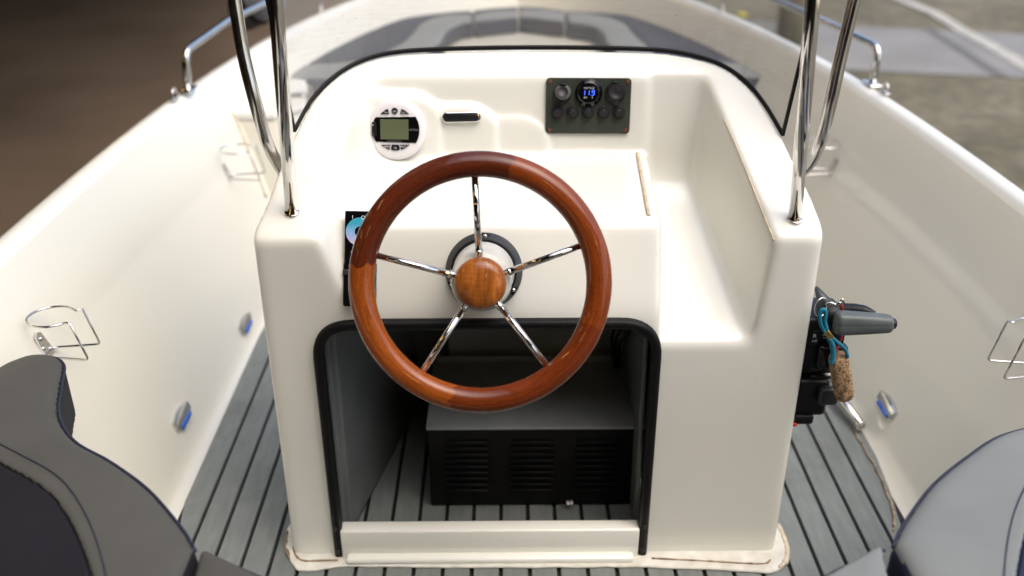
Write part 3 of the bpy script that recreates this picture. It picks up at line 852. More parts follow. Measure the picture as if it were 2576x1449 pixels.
mesh('side_button', *prism([(-58 * u, 18 * u), (-50 * u, 22 * u), (-47 * u, 14 * u), (-47 * u, -14 * u), (-52 * u, -22 * u), (-59 * u, -14 * u)], .013, .0152, .0006, 1), M['black_plastic'], fc, world=False, smooth=False)
text_mesh('brand_print', 'veritos', .0072, M['dim_print'], fc, (47 * u, 1 * u, .0137), .0001)
text_mesh('bluetooth_print', 'BLUETOOTH', .0042, M['dim_print'], fc, (-2 * u, -29 * u, .0137), .0001)
for sgn in (1, -1): text_mesh('arrow_mark', '+' if sgn > 0 else '-', .006, M['print'], fc, (-55 * u, 11 * sgn * u, .0154), .0001)
btn = [([(-36, 39), (-14, 39), (-17, 52), (-24, 49)], '|<<', (-21, 43)), ([(13, 40), (36, 40), (25, 49), (17, 52)], '>>|', (21, 43)),
       ([(-36, -38), (-12, -37), (-15, -50), (-24, -46)], 'BND', (-20, -42)), ([(-9, -37), (9, -37), (11, -50), (4, -52), (-4, -52), (-11, -50)], '>||', (0, -45)), ([(12, -37), (36, -37), (24, -46), (15, -50)], 'MUT', (20, -42))]
for pts, s_, tc_ in btn:
    b2 = seg(pts if (pts[1][0] - pts[0][0]) * (pts[2][1] - pts[0][1]) > 0 else pts[::-1], .010, .0145, M['black_plastic'], 'button', ra, .0006)
    text_mesh('button_print', s_, .0048, M['print'], b2, (tc_[0] * u, tc_[1] * u, .0147), .0001)
b2 = L_('button', [(8 * u, .010), (8 * u, .0142), (7 * u, .0148), (0, .0148)], M['black_plastic'], ra, 24, Matrix.Translation((0, 47 * u, 0)))
text_mesh('button_print', 'SRC', .0040, M['print'], b2, (0, 45.5 * u, .0150), .0001)

FC = frame(panel_pt(1162, 291, .0155), (PANEL_N + Vector((0, 0, .05))).normalized(), roll=R(1.2))
cl = thing('phone_magnet', 'black oval chrome-edged bar on the dash between radio and switch panel', 'magnet bar', FC)
k_ = 1.735 / 2450
mesh('bezel', *prism(rrect(100 * k_, 27 * k_, 13.4 * k_, 8), -.002, .0065, .0022, 3), M['chrome'], cl, world=False)
mesh('face', *prism(rrect(86 * k_, 22 * k_, 9 * k_, 8), .0060, .0072, .0005, 1), M['black_plastic'], cl, world=False)

FS = frame(panel_pt(1479, 266, .002), PANEL_N, roll=R(-.4))
sw = thing('switch_panel', 'dark green switch panel with five round buttons, two sockets and a blue voltmeter', 'switch panel', FS)
k_ = 1.745 / 2450; PW, PH = 215 * k_, 140 * k_
mesh('plate', *prism(rrect(PW, PH, 10 * k_, 5), 0, .0035, .0008, 2), M['panel'], sw, world=False, smooth=False)
for sx in (-1, 1):
    for sy in (-1, 1):
        L_('corner_screw', [(.0036, .003), (.0034, .0046), (.0015, .0050), (.0011, .0040), (0, .0040)], M['rust'], sw, 12, Matrix.Translation((sx * (PW / 2 - 10 * k_), sy * (PH / 2 - 9 * k_), 0)))
for i in range(5):
    cx_ = (-78 + 39 * i) * k_; cy_ = -15 * k_
    bb = L_('push_button', [(16 * k_, .003), (16.5 * k_, .0055), (14.5 * k_, .0072), (12.4 * k_, .0072), (12 * k_, .0055), (11.3 * k_, .0055), (11.3 * k_, .0125), (10 * k_, .0138), (0, .0142)], M['button'], sw, 28, Matrix.Translation((cx_, cy_, 0)), autos=R(50))
    mesh('indicator', *box((cx_, cy_ + 6 * k_, .0142), (.0018, .0018, .0004)), M['indicator'] if i in (0, 2) else M['dim_print'], bb, world=False)
    fr_ = rrect(24 * k_, 20 * k_, 4 * k_, 4, (cx_, -50 * k_)); 
    mesh('label_frame', *tube([(x, y, .0036) for x, y in fr_], .00035, 6, closed=True), M['grey_plastic'], sw, world=False)
# sockets
def cap_poly(tab=-1):
    return None
s1 = L_('charging_socket', [(23 * k_, .003), (23 * k_, .006), (20 * k_, .0085), (17 * k_, .0085), (16 * k_, .004), (0, .004)], M['black_plastic'], sw, 36, Matrix.Translation((-66 * k_, 29 * k_, 0)), autos=R(50))
tilt = Matrix.Translation((-66 * k_, 37 * k_, .017)) @ Matrix.Rotation(R(-24), 4, 'X')
L_('socket_cap', [(20.5 * k_, -.003), (21 * k_, 0), (20 * k_, .002), (13 * k_, .0025), (12.4 * k_, .0020), (0, .0020)], M['button'], s1, 32, tilt, autos=R(50))
mesh('cap_hinge', *box((-66 * k_, 56 * k_, .010), (16 * k_, 5 * k_, .016), .0015), M['black_plastic'], s1, world=False)
s2 = L_('charging_socket', [(26 * k_, .003), (26 * k_, .006), (23 * k_, .0085), (0, .0085)], M['black_plastic'], sw, 36, Matrix.Translation((67 * k_, 33 * k_, 0)), autos=R(50))
L_('socket_cap', [(21 * k_, .008), (21 * k_, .0125), (20 * k_, .0138), (14 * k_, .0138), (13 * k_, .0130), (0, .0130)], M['button'], s2, 32, Matrix.Translation((69 * k_, 37 * k_, 0)), autos=R(50))
mesh('cap_tab', *prism(rrect(13 * k_, 18 * k_, 4 * k_, 4, (70 * k_, 14 * k_)), .008, .0128, .0006, 1), M['button'], s2, world=False, smooth=False)
mesh('cap_hinge', *box((66 * k_, 60 * k_, .008), (15 * k_, 6 * k_, .010), .001), M['black_plastic'], s2, world=False)
vm = L_('voltmeter', [(26 * k_, .003), (26 * k_, .0065), (34.5 * k_, .0085), (22 * k_, .009), (0, .0092)], M['gloss_black'], sw, 40, Matrix.Translation((0, 34 * k_, 0)))
text_mesh('voltage_print', 'VOLTAGE', 6.2 * k_, M['print'], vm, (0, 46 * k_, .0093), .0001)
text_mesh('unit_print', 'DC', 6.5 * k_, M['print'], vm, (-8 * k_, 22.5 * k_, .0093), .0001)
text_mesh('unit_print', 'V', 6.5 * k_, M['print'], vm, (9 * k_, 22.5 * k_, .0093), .0001)
SEG = {'1': 'bc', '9': 'abcdfg'}
def digit(ch, cx_, cy_, w2, h2, m_):
    co = {'a': ((-1, 2), (1, 2)), 'b': ((1, 2), (1, 0)), 'c': ((1, 0), (1, -2)), 'd': ((-1, -2), (1, -2)), 'e': ((-1, 0), (-1, -2)), 'f': ((-1, 2), (-1, 0)), 'g': ((-1, 0), (1, 0))}
    out = []
    for s_ in SEG[ch]:
        (x0, y0), (x1, y1) = co[s_]; p0 = Vector((cx_ + x0 * w2 + y0 * .12 * w2, cy_ + y0 * h2, .0094)); p1 = Vector((cx_ + x1 * w2 + y1 * .12 * w2, cy_ + y1 * h2, .0094)); d = (p1 - p0) * .12
        out.append(tube([p0 + d, p1 - d], .0006, 6))
    return join(*out)
for ch, cx_ in (('1', -13), ('1', -2), ('9', 11)):
    mesh('lit_digit', *digit(ch, cx_ * k_, 34.5 * k_, 2.8 * k_, 3.0 * k_, 0), M['led_core'], vm, world=False)
mesh('lit_point', *lathe([(.0006, 0), (0, .0004)], 8, Matrix.Translation((6 * k_, 28.5 * k_, .0093))), M['led_core'], vm, world=False)

# ------------------------------------------------------------------ LED remote
cr = at(909, 650, pl=(FACE_B.z, FACE_B.y, 1 / fs_)) ; FL = frame(cr + FACE_N * .018, (FACE_N + Vector((0, 0, .05))).normalized(), roll=R(-1.2))
rm = thing('light_remote', 'black touch remote with a colour ring in a holder half hidden behind the wheel rim', 'remote control', FL)
k_ = 1.515 / 2450; RW, RH = 78 * k_, 248 * k_
mesh('body', *prism(rrect(RW, RH, 3 * k_, 4), -.006, .004, .001, 2), M['gloss_black'], rm, world=False, smooth=False)
mesh('holder', *prism(rrect(RW + .003, RH * .45, 3 * k_, 4, (0, -RH * .27)), -.016, .0025, .001, 2), M['black_plastic'], rm, world=False, smooth=False)
mesh('holder_clip', *box((0, -.022, .0045), (RW + .004, .009, .004), .001), M['grey_plastic'], rm, world=False)
n = 40; vs = [(17 * k_ * 0, 0, 0)]; vs = []; fs = []
for i in range(n):
    a = 2 * PI * i / n
    for rr in (14 * k_, 37 * k_): vs.append((rr * math.cos(a) + 1 * k_, rr * math.sin(a) + 70 * k_ - 0, .0042))
for i in range(n): j = (i + 1) % n; fs.append((2 * i, 2 * i + 1, 2 * j + 1, 2 * j))
mesh('colour_ring', vs, fs, M['ring'], rm, world=False, smooth=False)
text_mesh('symbol', 'I', 14 * k_, M['print'], rm, (-19 * k_, 107 * k_, .0041), .0001)
mesh('symbol', *tube([(x, y, .0042) for x, y in circ(4.2 * k_, 20, (8 * k_, 107 * k_))], .0005, 6, closed=True), M['print'], rm, world=False)
text_mesh('symbol', '+', 14 * k_, M['print'], rm, (-19 * k_, 17 * k_, .0041), .0001)
text_mesh('symbol', '-', 14 * k_, M['print'], rm, (22 * k_, 17 * k_, .0041), .0001)

# ------------------------------------------------------------------ windscreen
ws = thing('windscreen', 'curved clear acrylic windscreen with black edging rising from the console front', 'windscreen', (.01, 1.75, .83))
base = smooth_path([Vector((p.x, p.y, p.z)) for p in OLW[4:18]], 6)
cc = Vector((.01, 1.5, 0)); H_ = .52
def wsp(p, h):
    o = Vector((p.x - cc.x, p.y - cc.y, 0)).normalized(); return p + o * .003 + Vector((o.x * .09 * h, -.05 * h, h))
rows = 8; vs = []; fs = []; nbp = len(base)
for j in range(rows + 1):
    for p in base: vs.append(wsp(p, .002 + H_ * j / rows))
for j in range(rows):
    for i in range(nbp - 1): fs.append((j * nbp + i, j * nbp + i + 1, (j + 1) * nbp + i + 1, (j + 1) * nbp + i))
mesh('acrylic_pane', vs, fs, M['screen'], ws)
mesh('base_seal', *tube([wsp(p, .001) for p in base], .0034, 10, flat=1.3, up=(0, 0, 1)), M['black_rubber'], ws)
for p in (base[0], base[-1]):
    mesh('edge_trim', *tube([wsp(p, h) for h in np.linspace(0, H_, 10)], .0032, 10, flat=1.6, up=(0, 1, 0)), M['black_rubber'], ws)

# ------------------------------------------------------------------ stainless frames on the console
def grab(lbl, foot, top, leg, lbl2):
    t_ = thing('grab_rail', lbl, 'grab rail', foot, group='stainless grab rails on the console')
    d = (top - foot).normalized(); top2 = foot + d * .66
    l_ = [Vector(p) for p in leg]; e = (l_[-1] - l_[-2]).normalized(); leg_top = l_[-1] + e * ((top2.z - .02 - l_[-1].z) / e.z)
    mesh('front_tube', *tube([foot - d * .01, foot + d * .2, top2], .0106, 20), M['chrome'], t_)
    mesh('side_tube', *tube(fillet(l_[:1] + l_[1:] + [leg_top], .05, 5), .0106, 20), M['steel_worn'], t_)
    mesh('top_bend', *tube(fillet([top2 - d * .01, top2 + Vector((0, .02, .06)), leg_top + Vector((0, -.02, .06)), leg_top - e * .01], .05, 6), .0106, 16), M['chrome'], t_)
    mesh('base_ring', *lathe([(.0122, 0), (.0125, .002), (.0115, .0045), (.0106, .005)], 24, frame(foot + Vector((0, 0, -.001)), (0, -.40, .9))), M['chrome'], t_)


Lf = at(735, 535, pl=RIM); Rf = at(2000, 552, pl=RIM)
grab('stainless grab rail standing on the left console shoulder, beside the radio', Lf, at(693, 0, t=1.34),
     [(-.425, 1.600, .672), at(690, 398, t=1.645), at(668, 352, t=1.615), at(640, 250, t=1.58), at(612, 140, t=1.56), at(590, 0, t=1.53)], 0)
grab('stainless grab rail standing on the right console shoulder, beside the tray', Rf, at(2045, 0, t=1.34),
     [(.445, 1.600, .66), at(2040, 412, t=1.65), at(2066, 352, t=1.615), at(2092, 250, t=1.58), at(2115, 140, t=1.56), at(2150, 0, t=1.53)], 0)

# ------------------------------------------------------------------ bow rails and eyes on the gunwale
def gun_pt(side, y, inset=-.028):
    x = gun_x(y); return Vector((HX + side * (x - inset), y, sheer(y) + .0))


for side, lb in ((-1, 'port'), (1, 'starboard')):
    f0 = at(472, 228, z=.553) if side < 0 else at(2195, 212, z=.553)
    f0.z = .548
    t_ = thing('bow_rail', 'stainless bow rail on the %s gunwale %s' % (lb, 'by the dark shed floor' if side < 0 else 'by the pale path'), 'bow rail', f0, group='stainless bow rails')
    k1 = at(466, 128, y=f0.y + .015) if side < 0 else at(2212, 118, y=f0.y + .015)
    run = []
    for yy in (2.95, 3.35, 3.7, 4.05, 4.35):
        g = gun_pt(side, yy); run.append(Vector((g.x * (.985), yy, k1.z + .01)))
    pth = fillet([f0, k1] + run[:1], .035, 6)[:-1] + smooth_path(run, 5)
    mesh('rail_tube', *tube(pth, .0105, 16), M['chrome'], t_)
    mesh('foot_plate', *box((f0.x, f0.y + .005, .555), (.034, .07, .006), .003), M['chrome'], t_)
    for yy in (3.66,):
        g = gun_pt(side, yy); mesh('stanchion', *tube([Vector((g.x, yy, .55)), Vector((g.x * .985, yy, k1.z + .01))], .009, 12), M['chrome'], t_)
    e0 = at(440, 246, z=.555) if side < 0 else at(2226, 232, z=.555)
    ey = thing('pad_eye', 'small steel eye on the %s gunwale just behind the bow rail foot' % lb, 'deck eye', e0, group='pad eyes on the gunwale')
    mesh('loop', *tube(smooth_path([e0 + Vector((0, -.016, -.004)), e0 + Vector((0, -.014, .016)), e0 + Vector((0, 0, .026)), e0 + Vector((0, .014, .016)), e0 + Vector((0, .016, -.004))], 4), .0030, 8), M['chrome'], ey)
    mesh('plate', *box((e0.x, e0.y, .556), (.014, .046, .004), .0015), M['chrome'], ey)
fd = at(645, 12, y=3.35)
fn = thing('rolled_fender', 'blurred grey fender hanging on the port bow rail behind the steel tubes', 'fender', fd)
mesh('bag', *lathe([(0, -.10), (.04, -.095), (.062, -.07), (.066, 0), (.062, .07), (.04, .1), (0, .105)], 20, Matrix.Translation(fd) @ Matrix.Rotation(R(60), 4, 'Y') @ Matrix.Rotation(R(20), 4, 'X')), M['fender'], fn)
mesh('strap', *lathe([(.067, -.012), (.069, 0), (.067, .012)], 20, Matrix.Translation(fd) @ Matrix.Rotation(R(60), 4, 'Y') @ Matrix.Rotation(R(20), 4, 'X')), M['black_plastic'], fn)


# ------------------------------------------------------------------ cushions
def cushion(name, label, outline_, seam, ztop, h, grey, navy, group=None, dish=0.0, res=.0065, rnd=.035, parts=True, navy_side=True):
    xs = [p[0] for p in outline_]; ys = [p[1] for p in outline_]
    c = (sum(xs) / len(xs), sum(ys) / len(ys), ztop - h)
    t_ = thing(name, label, 'cushion', c, group=group)
    if group == 'stern seat cushions': res = .0048
    lo = (min(xs) - .03, min(ys) - .03, ztop - h - .01); hi = (max(xs) + .03, max(ys) + .03, ztop + .02)
    def body(x, y, z, cut=None):
        d = poly_sdf(x[:, :, 0] + 0 * y[:, :, 0], y[:, :, 0] + 0 * x[:, :, 0], outline_)[:, :, None]
        puff = .010 * (1 - np.exp(np.clip(d, -1, 0) / .05))
        f = smax(d, z - ztop - puff + .006, rnd); f = np.maximum(f, ztop - h - z)
        if cut is not None:
            s = poly_sdf(x[:, :, 0] + 0 * y[:, :, 0], y[:, :, 0] + 0 * x[:, :, 0], seam)[:, :, None]
            f = smax(f, cut * s + .0004, .007)
            if cut > 0: f = np.maximum(f, z - ztop - puff + .0085)
        return f
    fm = lambda c_, n_: (n_[:, 2] < .55).astype(int)
    if seam is None:
        sdf_obj('pad', lambda x, y, z: body(x, y, z), lo, hi, res, [grey, navy if navy_side else grey], t_, fm=fm)
    else:
        sdf_obj('border_panel', lambda x, y, z: body(x, y, z, -1), lo, hi, res, [grey, navy if navy_side else grey], t_, fm=lambda c_, n_: (n_[:, 2] < .45).astype(int))
        sdf_obj('centre_panel', lambda x, y, z: body(x, y, z, 1), lo, hi, res, navy, t_)
    return t_


def piping(parent, pts, z, r=.0022):
    cxx, cyy = parent.location.x, parent.location.y
    P = smooth_path([Vector((p[0] + (cxx - p[0]) * .010, p[1] + (cyy - p[1]) * .010, z)) for p in pts], 6); mesh('piping', *tube(P, r, 8), M['piping'], parent)


half = [(.431, .930), (.462, .974), (.528, 1.050), (.602, 1.113), (.672, 1.163), (.722, 1.230), (.752, 1.315), (.772, 1.375), (.800, 1.402), (.838, 1.402), (.868, 1.375)]
ZS = .45
for side, lb in ((-1, 'port'), (1, 'starboard')):
    half_ = half if side < 0 else half[:5] + [(.76, 1.195), (.86, 1.225)]
    hs = [p.to_tuple()[:2] for p in smooth_path([Vector((x, y, 0)) for x, y in half_], 4)]
    ol = [(.40, .40)] + [(.432, .86)] + hs + ([(.90, 1.30)] if side < 0 else []) + [(.915, 1.0), (.90, .40)]
    so = .0 if side < 0 else .022
    seam = [(.30, .30), (.44, .72)] + [q_.to_tuple()[:2] for q_ in smooth_path([Vector((a_, b_, 0)) for a_, b_ in ((.49, .79), (.536, .8725), (.595, .963), (.658, 1.034), (.743, 1.091), (.82, 1.14))], 5)] + [(1.1, 1.28), (1.1, .3)]
    ol = [(side * x, y) for x, y in ol]; sm = [(side * (x + so), y) for x, y in seam]
    g = M['fab_grey'] if side > 0 else M['fab_grey_shaded']
    c_ = cushion('seat_cushion', '%s seat cushion with navy centre at the bottom %s corner' % ('light grey' if side > 0 else 'shaded grey', 'right' if side > 0 else 'left'), ol, sm, ZS, .11, g, M['fab_navy3'] if side > 0 else M['fab_navy'], group='stern seat cushions')
    piping(c_, [(side * x, y) for x, y in half_], ZS - .0165, .0024)
    # stitched line
    sp_ = [Vector((side * (x - .008 + so), y + .010, ZS + .0032)) for x, y in ((.49, .78), (.532, .872), (.590, .968), (.655, 1.045), (.735, 1.100), (.80, 1.14))]
    mesh('seam_stitching', *tube([p for p in smooth_path(sp_, 5)], .0011, 6), M['piping'], c_)
    # front centre piece
    gq = .0 if side < 0 else .012
    ol2 = [(side * x, y) for x, y in [(.416 - gq, .40), (.423 - gq, .885), (.428 - gq * .6, .932), (.420 - gq * .5, .934), (.36, .899), (.317, .872), (.25, .842), (.16, .82), (.0, .812), (.0, .40)]]
    c2 = cushion('seat_cushion', '%s grey cushion piece next to the big one at the bottom %s edge' % ('small pale' if side > 0 else 'small shaded', 'right' if side > 0 else 'left'), ol2, None, ZS - .008, .10, g, M['fab_navy'], group='stern seat cushions', rnd=.012)
    piping(c2, [(side * x, y) for x, y in [(.424, .931), (.36, .899), (.317, .874), (.25, .844), (.16, .822)]], ZS - .020, .0022)
    mesh('seat_moulding', *prism([(side * x, y) for x, y in [(.05, .3), (.05, .76), (.25, .78), (.40, .86), (.56, 1.03), (.70, 1.13), (.78, 1.30), (.86, 1.3), (.90, .3)]], -.004, .335, .01, 2), M['liner'], hull, smooth=False)

# bow seats
ZB_ = .445
bw_ = lambda pts, z=.445: [tuple(at(x, y, z=z))[:2] for x, y in pts]
SEAT_Y = 3.17
O_L = bw_([(731, 181), (778, 140), (829, 110), (915, 66), (989, 44), (1111, 27), (1191, 21)]); O_R = bw_([(1933, 178), (1865, 146), (1784, 100), (1650, 49), (1555, 30), (1420, 22)])
G_L = bw_([(964, 132), (1013, 105), (1038, 81), (1062, 56), (1111, 39), (1191, 31)]); G_R = bw_([(1631, 116), (1596, 86), (1577, 62), (1542, 46), (1488, 35), (1420, 27)])
I_L = bw_([(1082, 123), (1111, 98), (1124, 74), (1160, 54), (1180, 50)]); I_R = bw_([(1542, 116), (1525, 100), (1515, 78), (1488, 59), (1420, 49)])
sm3 = lambda P, n=3: [q.to_tuple()[:2] for q in smooth_path([Vector((x, y, 0)) for x, y in P], n)]
CO = bw_([(1191, 21), (1240, 15), (1303, 12), (1305, 12), (1360, 14), (1419, 21)]); CG = bw_([(1192, 31), (1303, 21), (1305, 20), (1419, 27)]); CI = bw_([(1192, 49), (1303, 37), (1305, 36), (1419, 48)])
for side, O, G, I in ((-1, O_L, G_L, I_L), (1, O_R, G_R, I_R)):
    lb = 'port' if side < 0 else 'starboard'
    ol = [(O[0][0], SEAT_Y)] + sm3(O) + [(O[-1][0], I[-1][1])] + sm3(I[::-1]) + [(side * .36, SEAT_Y)]
    gs = [(side * 1.3, 3.34), (side * .62, 3.34), (side * .50, 3.40)] + sm3(G) + [(G[-1][0] - side * .05, G[-1][1] + .02), (0, 5.2), (side * 1.3, 5.2)]
    cushion('bow_cushion', 'curved navy and grey seat cushion along the %s side of the bow' % lb, ol, gs, ZB_, .075, M['fab_grey'], M['fab_navy2'], group='bow seat cushions', res=.010, rnd=.025)
for k, side in ((0, -1), (1, 1)):
    o3 = CO[:3] if side < 0 else CO[3:]; i3 = CI[:2] if side < 0 else CI[2:]; g3 = CG[:2] if side < 0 else CG[2:]
    ol = o3 + i3[::-1]
    gs = [(g3[0][0] - .1, g3[0][1])] + g3 + [(g3[1][0] + .1, g3[1][1]), (g3[1][0] + .1, 5.2), (g3[0][0] - .1, 5.2)]
    cushion('bow_cushion', 'short straight cushion %s of the centre gap at the very front of the bow' % ('left' if side < 0 else 'right'), ol, gs, ZB_, .075, M['fab_grey'], M['fab_navy2'], group='bow seat cushions', res=.007, rnd=.015)
hb = [(x, y, nx, ny) for (x, y, nx, ny) in HC if y > 3.24]
seatpoly = [(x - nx * .045, y - ny * .045) for (x, y, nx, ny) in hb]
seatpoly = [(-.62, 3.19)] + seatpoly + [(.62, 3.19)]
mesh('bow_seat_moulding', *prism(seatpoly, -.004, ZB_ - .078, .012, 2), M['liner'], hull, smooth=False)

# locker at the port bow seat
lk = thing('port_locker', 'white lidded locker box against the port hull side ahead of the console', 'locker', (-.75, 2.9, 0))
zl = .445
HL = [(-.834, 2.747, .449), (-.803, 2.718, .376), (-.775, 2.693, .296), (-.747, 2.668, .218)]       # joint with the hull side
lp = [Vector((-.842, 2.745, 0)), Vector((-.852, 2.82, 0)), at(655, 213, z=zl), at(735, 196, z=zl), at(770, 200, z=zl), at(774, 222, z=zl), at(770, 262, z=zl), at(690, 285, z=zl), at(620, 285, z=zl)]
lp = [p for p in lp]
pts = [(p.x, p.y) for p in lp]
mesh('lid', *prism(pts[::-1], zl - .018, zl, .006, 2), M['gel'], lk, smooth=True, autos=R(40))
vs = []; fs = []; n = len(pts); RZ = 9
for j in range(RZ + 1):
    f_ = j / RZ; z_ = (zl - .020) * (1 - f_) + .0
    sh_ = .20 * f_
    for (x_, y_) in pts: vs.append((x_ + .012 + sh_ * .72 * (1 if x_ < -.6 else .5), y_ + .004 - .10 * f_, z_))
for j in range(RZ):
    for i in range(n): k = (i + 1) % n; fs.append((j * n + i, j * n + k, (j + 1) * n + k, (j + 1) * n + i))
mesh('body', vs, fs, M['liner'], lk, smooth=True, autos=R(50))
sp0 = [Vector(p) + Vector((.003, -.002, 0)) for p in HL]
mesh('stained_joint', *tube(smooth_path(sp0, 6), .0045, 8), M['old_glue'], lk)
mesh('latch', *box(tuple(at(752, 240, z=zl + .006)), (.05, .03, .012), .004), M['chrome'], lk)


# ------------------------------------------------------------------ cup holders
def wall_x(z, y=1.6):
    s = sheer(y) / .553
    for (o0, z0), (o1, z1) in zip(PROF[:-1], PROF[1:]):
        if z0 * s <= z <= z1 * s: return gun_x(y) - (o0 + (o1 - o0) * (z / s - z0) / (z1 - z0))
    return gun_x(y)


def cup_holder(side, y, z, label, k=1.0, fl=1):
    """folding wire ring holder on a screwed base; base at (wall, y, z), ring above it"""
    xw = wall_x(z, y); o = Vector((HX + side * xw, y, z)); nrm = Vector((-side, 0, .35)).normalized(); upv = Vector((0, 0, 1)); upv = (upv - nrm * upv.dot(nrm)).normalized()
    F_ = frame(o, nrm, upv)
    t_ = thing('cup_holder', label, 'cup holder', F_, group='wire cup holders on the hull side')
    mesh('base_plate', *prism([(-.017, -.026), (.017, -.026), (.012, .020), (.0, .026), (-.012, .020)], 0, .0035, .001, 1), M['steel_worn'], t_, world=False, smooth=False)
    for (x_, y_) in ((0, .012), (-.008, -.004), (.009, -.014)): L_('rivet', [(.0045, .003), (.0038, .0055), (0, .0065)], M['chrome'], t_, 12, Matrix.Translation((x_, y_, 0)))
    # wire: from the base outwards, up, round, back (built in world axes)
    iv = F_.inverted(); ax = Vector((-side, 0, 0)); ay = Vector((0, 1, 0)); az = Vector((0, 0, 1)); W = .050 * k; D = .092 * k; Hh = .080 * k
    b0 = o + ax * .006 - az * .015
    pts = [b0 - ay * .012, b0 - ay * .018 + ax * .01, b0 + ax * D - ay * W * .62 - az * .0, b0 + ax * (D - .018) - ay * W * .62 + az * Hh]
    ring = []
    for i in range(17):
        a = R(-52 - 256 * i / 16)  # open side faces the cabin
        ring.append(b0 + ax * (D - .062) + az * Hh + ax * (.036 * math.cos(R(35) + R(290) * i / 16)) * 1.25 * k + ay * (-.042 * math.sin(R(35) + R(290) * i / 16)) * k)
    end = [b0 + ax * (D - .018) + ay * W * .62 + az * Hh, b0 + ax * D + ay * W * .62, b0 + ay * .018 + ax * .01, b0 + ay * .012]
    P = fillet(pts[:3] + [pts[3]], .008, 4)[:-1] + fillet([pts[3]] + smooth_path(ring, 2) + [end[0]], .006, 2) + fillet(end, .008, 4)[1:]
    mesh('wire_loop', *tube([iv @ p for p in P], .0021, 10), M['chrome'], t_, world=False)


p1 = at(115, 862, x=-.875)
cup_holder(-1, 1.505, .397, 'sharp steel wire cup holder above the shaded cushion on the port hull side', k=.9)
p2 = at(570, 432, x=-.86); cup_holder(-1, 2.536, .345, 'blurred wire cup holder on the port hull side in front of the locker')
p3 = at(2098, 418, x=.90); cup_holder(1, 2.532, .357, 'blurred wire cup holder on the starboard side behind the steel tube')
cup_holder(1, 1.45, .385, 'steel wire cup holder cut by the right edge of the picture')


# ------------------------------------------------------------------ courtesy lights
def courtesy(side, px, py, label):
    p = None
    for i in range(200):
        z = .45 - .002 * i; q = at(px, py, z=z)
        if abs(q.x - HX) >= wall_x(z, q.y): p = q; break
    p = p or at(px, py, z=.08); z = p.z
    slope = (wall_x(z + .02, p.y) - wall_x(z - .02, p.y)) / .04
    nrm = Vector((-side, 0, slope)).normalized(); F_ = frame((HX + side * wall_x(z, p.y), p.y, z), nrm, (0, 1, 0))
    t_ = thing('courtesy_light', label, 'courtesy light', F_, group='blue courtesy lights in the hull side')
    L = .046; W = .0165
    o_ = lambda s: [(s * x, s * y) for x, y in [(W * .55, L * .95), (W, L * .35), (W, -L * .35), (W * .55, -L * .95), (-W * .55, -L * .95), (-W, -L * .35), (-W, L * .35), (-W * .55, L * .95)]][::-1]
    mesh('chrome_hood', *prism(o_(1)[::-1], 0, .011, .005, 2), M['chrome'], t_, world=False, smooth=True, autos=R(30))
    sgn = 1 if side < 0 else 1
    # the lens sits on the side that looks down at the deck
    iv = F_.inverted(); dn = (iv.to_3x3() @ Vector((0, 0, -1))); sx = 1 if dn.x > 0 else -1
    mesh('blue_lens', *box((sx * W * .72, 0, .0075), (W * .75, L * 1.25, .009), .002, 2), M['lens_blue'], t_, world=False)


courtesy(-1, 612, 813, 'blue courtesy light with chrome hood further forward on the port side')
courtesy(-1, 487, 1047, 'blue courtesy light with chrome hood low on the port side near the cushion')
courtesy(1, 2192, 1020, 'blue courtesy light with chrome hood low on the starboard side past the cork float')
t0, t1 = at(2118, 1005, z=.03), at(2166, 1072, z=.02)
tb_ = thing('drain_tube', 'short bent steel tube end at the starboard deck edge below the cork float', 'tube end', t1)
mesh('tube_end', *tube([t0 + (t0 - t1) * .8, t0, t1], .011, 16), M['steel_worn'], tb_)
mesh('tube_mouth', *lathe([(.0125, -.004), (.0128, .0), (.009, .002), (.007, -.006), (0, -.006)], 18, frame(t1, (t1 - t0).normalized(), (1, 0, 0))), M['chrome'], tb_)

# ------------------------------------------------------------------ throttle
CXR = .462
def tp_(px, py, y=1.43): return at(px, py, y=y)
th = thing('throttle_control', 'black side-mount throttle box with grey grip on the right side of the console', 'throttle lever', (.49, 1.44, .42))
z1_, z2_ = tp_(2060, 800).z, tp_(2060, 950).z
mesh('housing', *box((.495, 1.475, (z1_ + z2_) / 2), (.074, .085, z1_ - z2_ - .006), .010, 3), M['black_plastic'], th)
pz = tp_(2085, 890); mesh('key_block', *box((.508, 1.424, pz.z), (.050, .022, .046), .007, 3), M['gloss_black'], th)
mesh('top_cone', *tube([tp_(2064, 722, 1.45) + Vector((-.008, 0, 0)), tp_(2074, 760, 1.44), tp_(2085, 800, 1.44)], [.003, .012, .020], 20), M['grey_plastic'], th)
pivot = tp_(2092, 795, 1.425)
mesh('pivot_disc', *lathe([(0, -.004), (.024, -.004), (.026, 0), (.026, .018), (.022, .022), (0, .023)], 28, frame(pivot + Vector((-.010, 0, 0)), (1, -.25, 0))), M['black_plastic'], th)
for zz, wv in ((930, .05), (950, .045)):
    p = tp_(2078, zz); mesh('label_strip', *box((.503, 1.4315, p.z), (wv, .002, .006), .0008, 1), M['gloss_black'], th)
b1 = tp_(2066, 1000); mesh('lower_housing', *box((.488, 1.455, tp_(2050, 1000).z), (.058, .06, .075), .009, 3), M['black_plastic'], th)
mesh('trim_button', *box((.512, 1.418, tp_(2075, 985).z), (.034, .020, .034), .007, 3), M['grey_plastic'], th)
mesh('lower_stub', *box((.478, 1.437, tp_(2030, 1050).z), (.036, .035, .020), .006, 3), M['black_plastic'], th)
mesh('red_tab', *box((.462, 1.418, tp_(2010, 1058).z), (.008, .006, .007), .002, 1), M['red'], th)
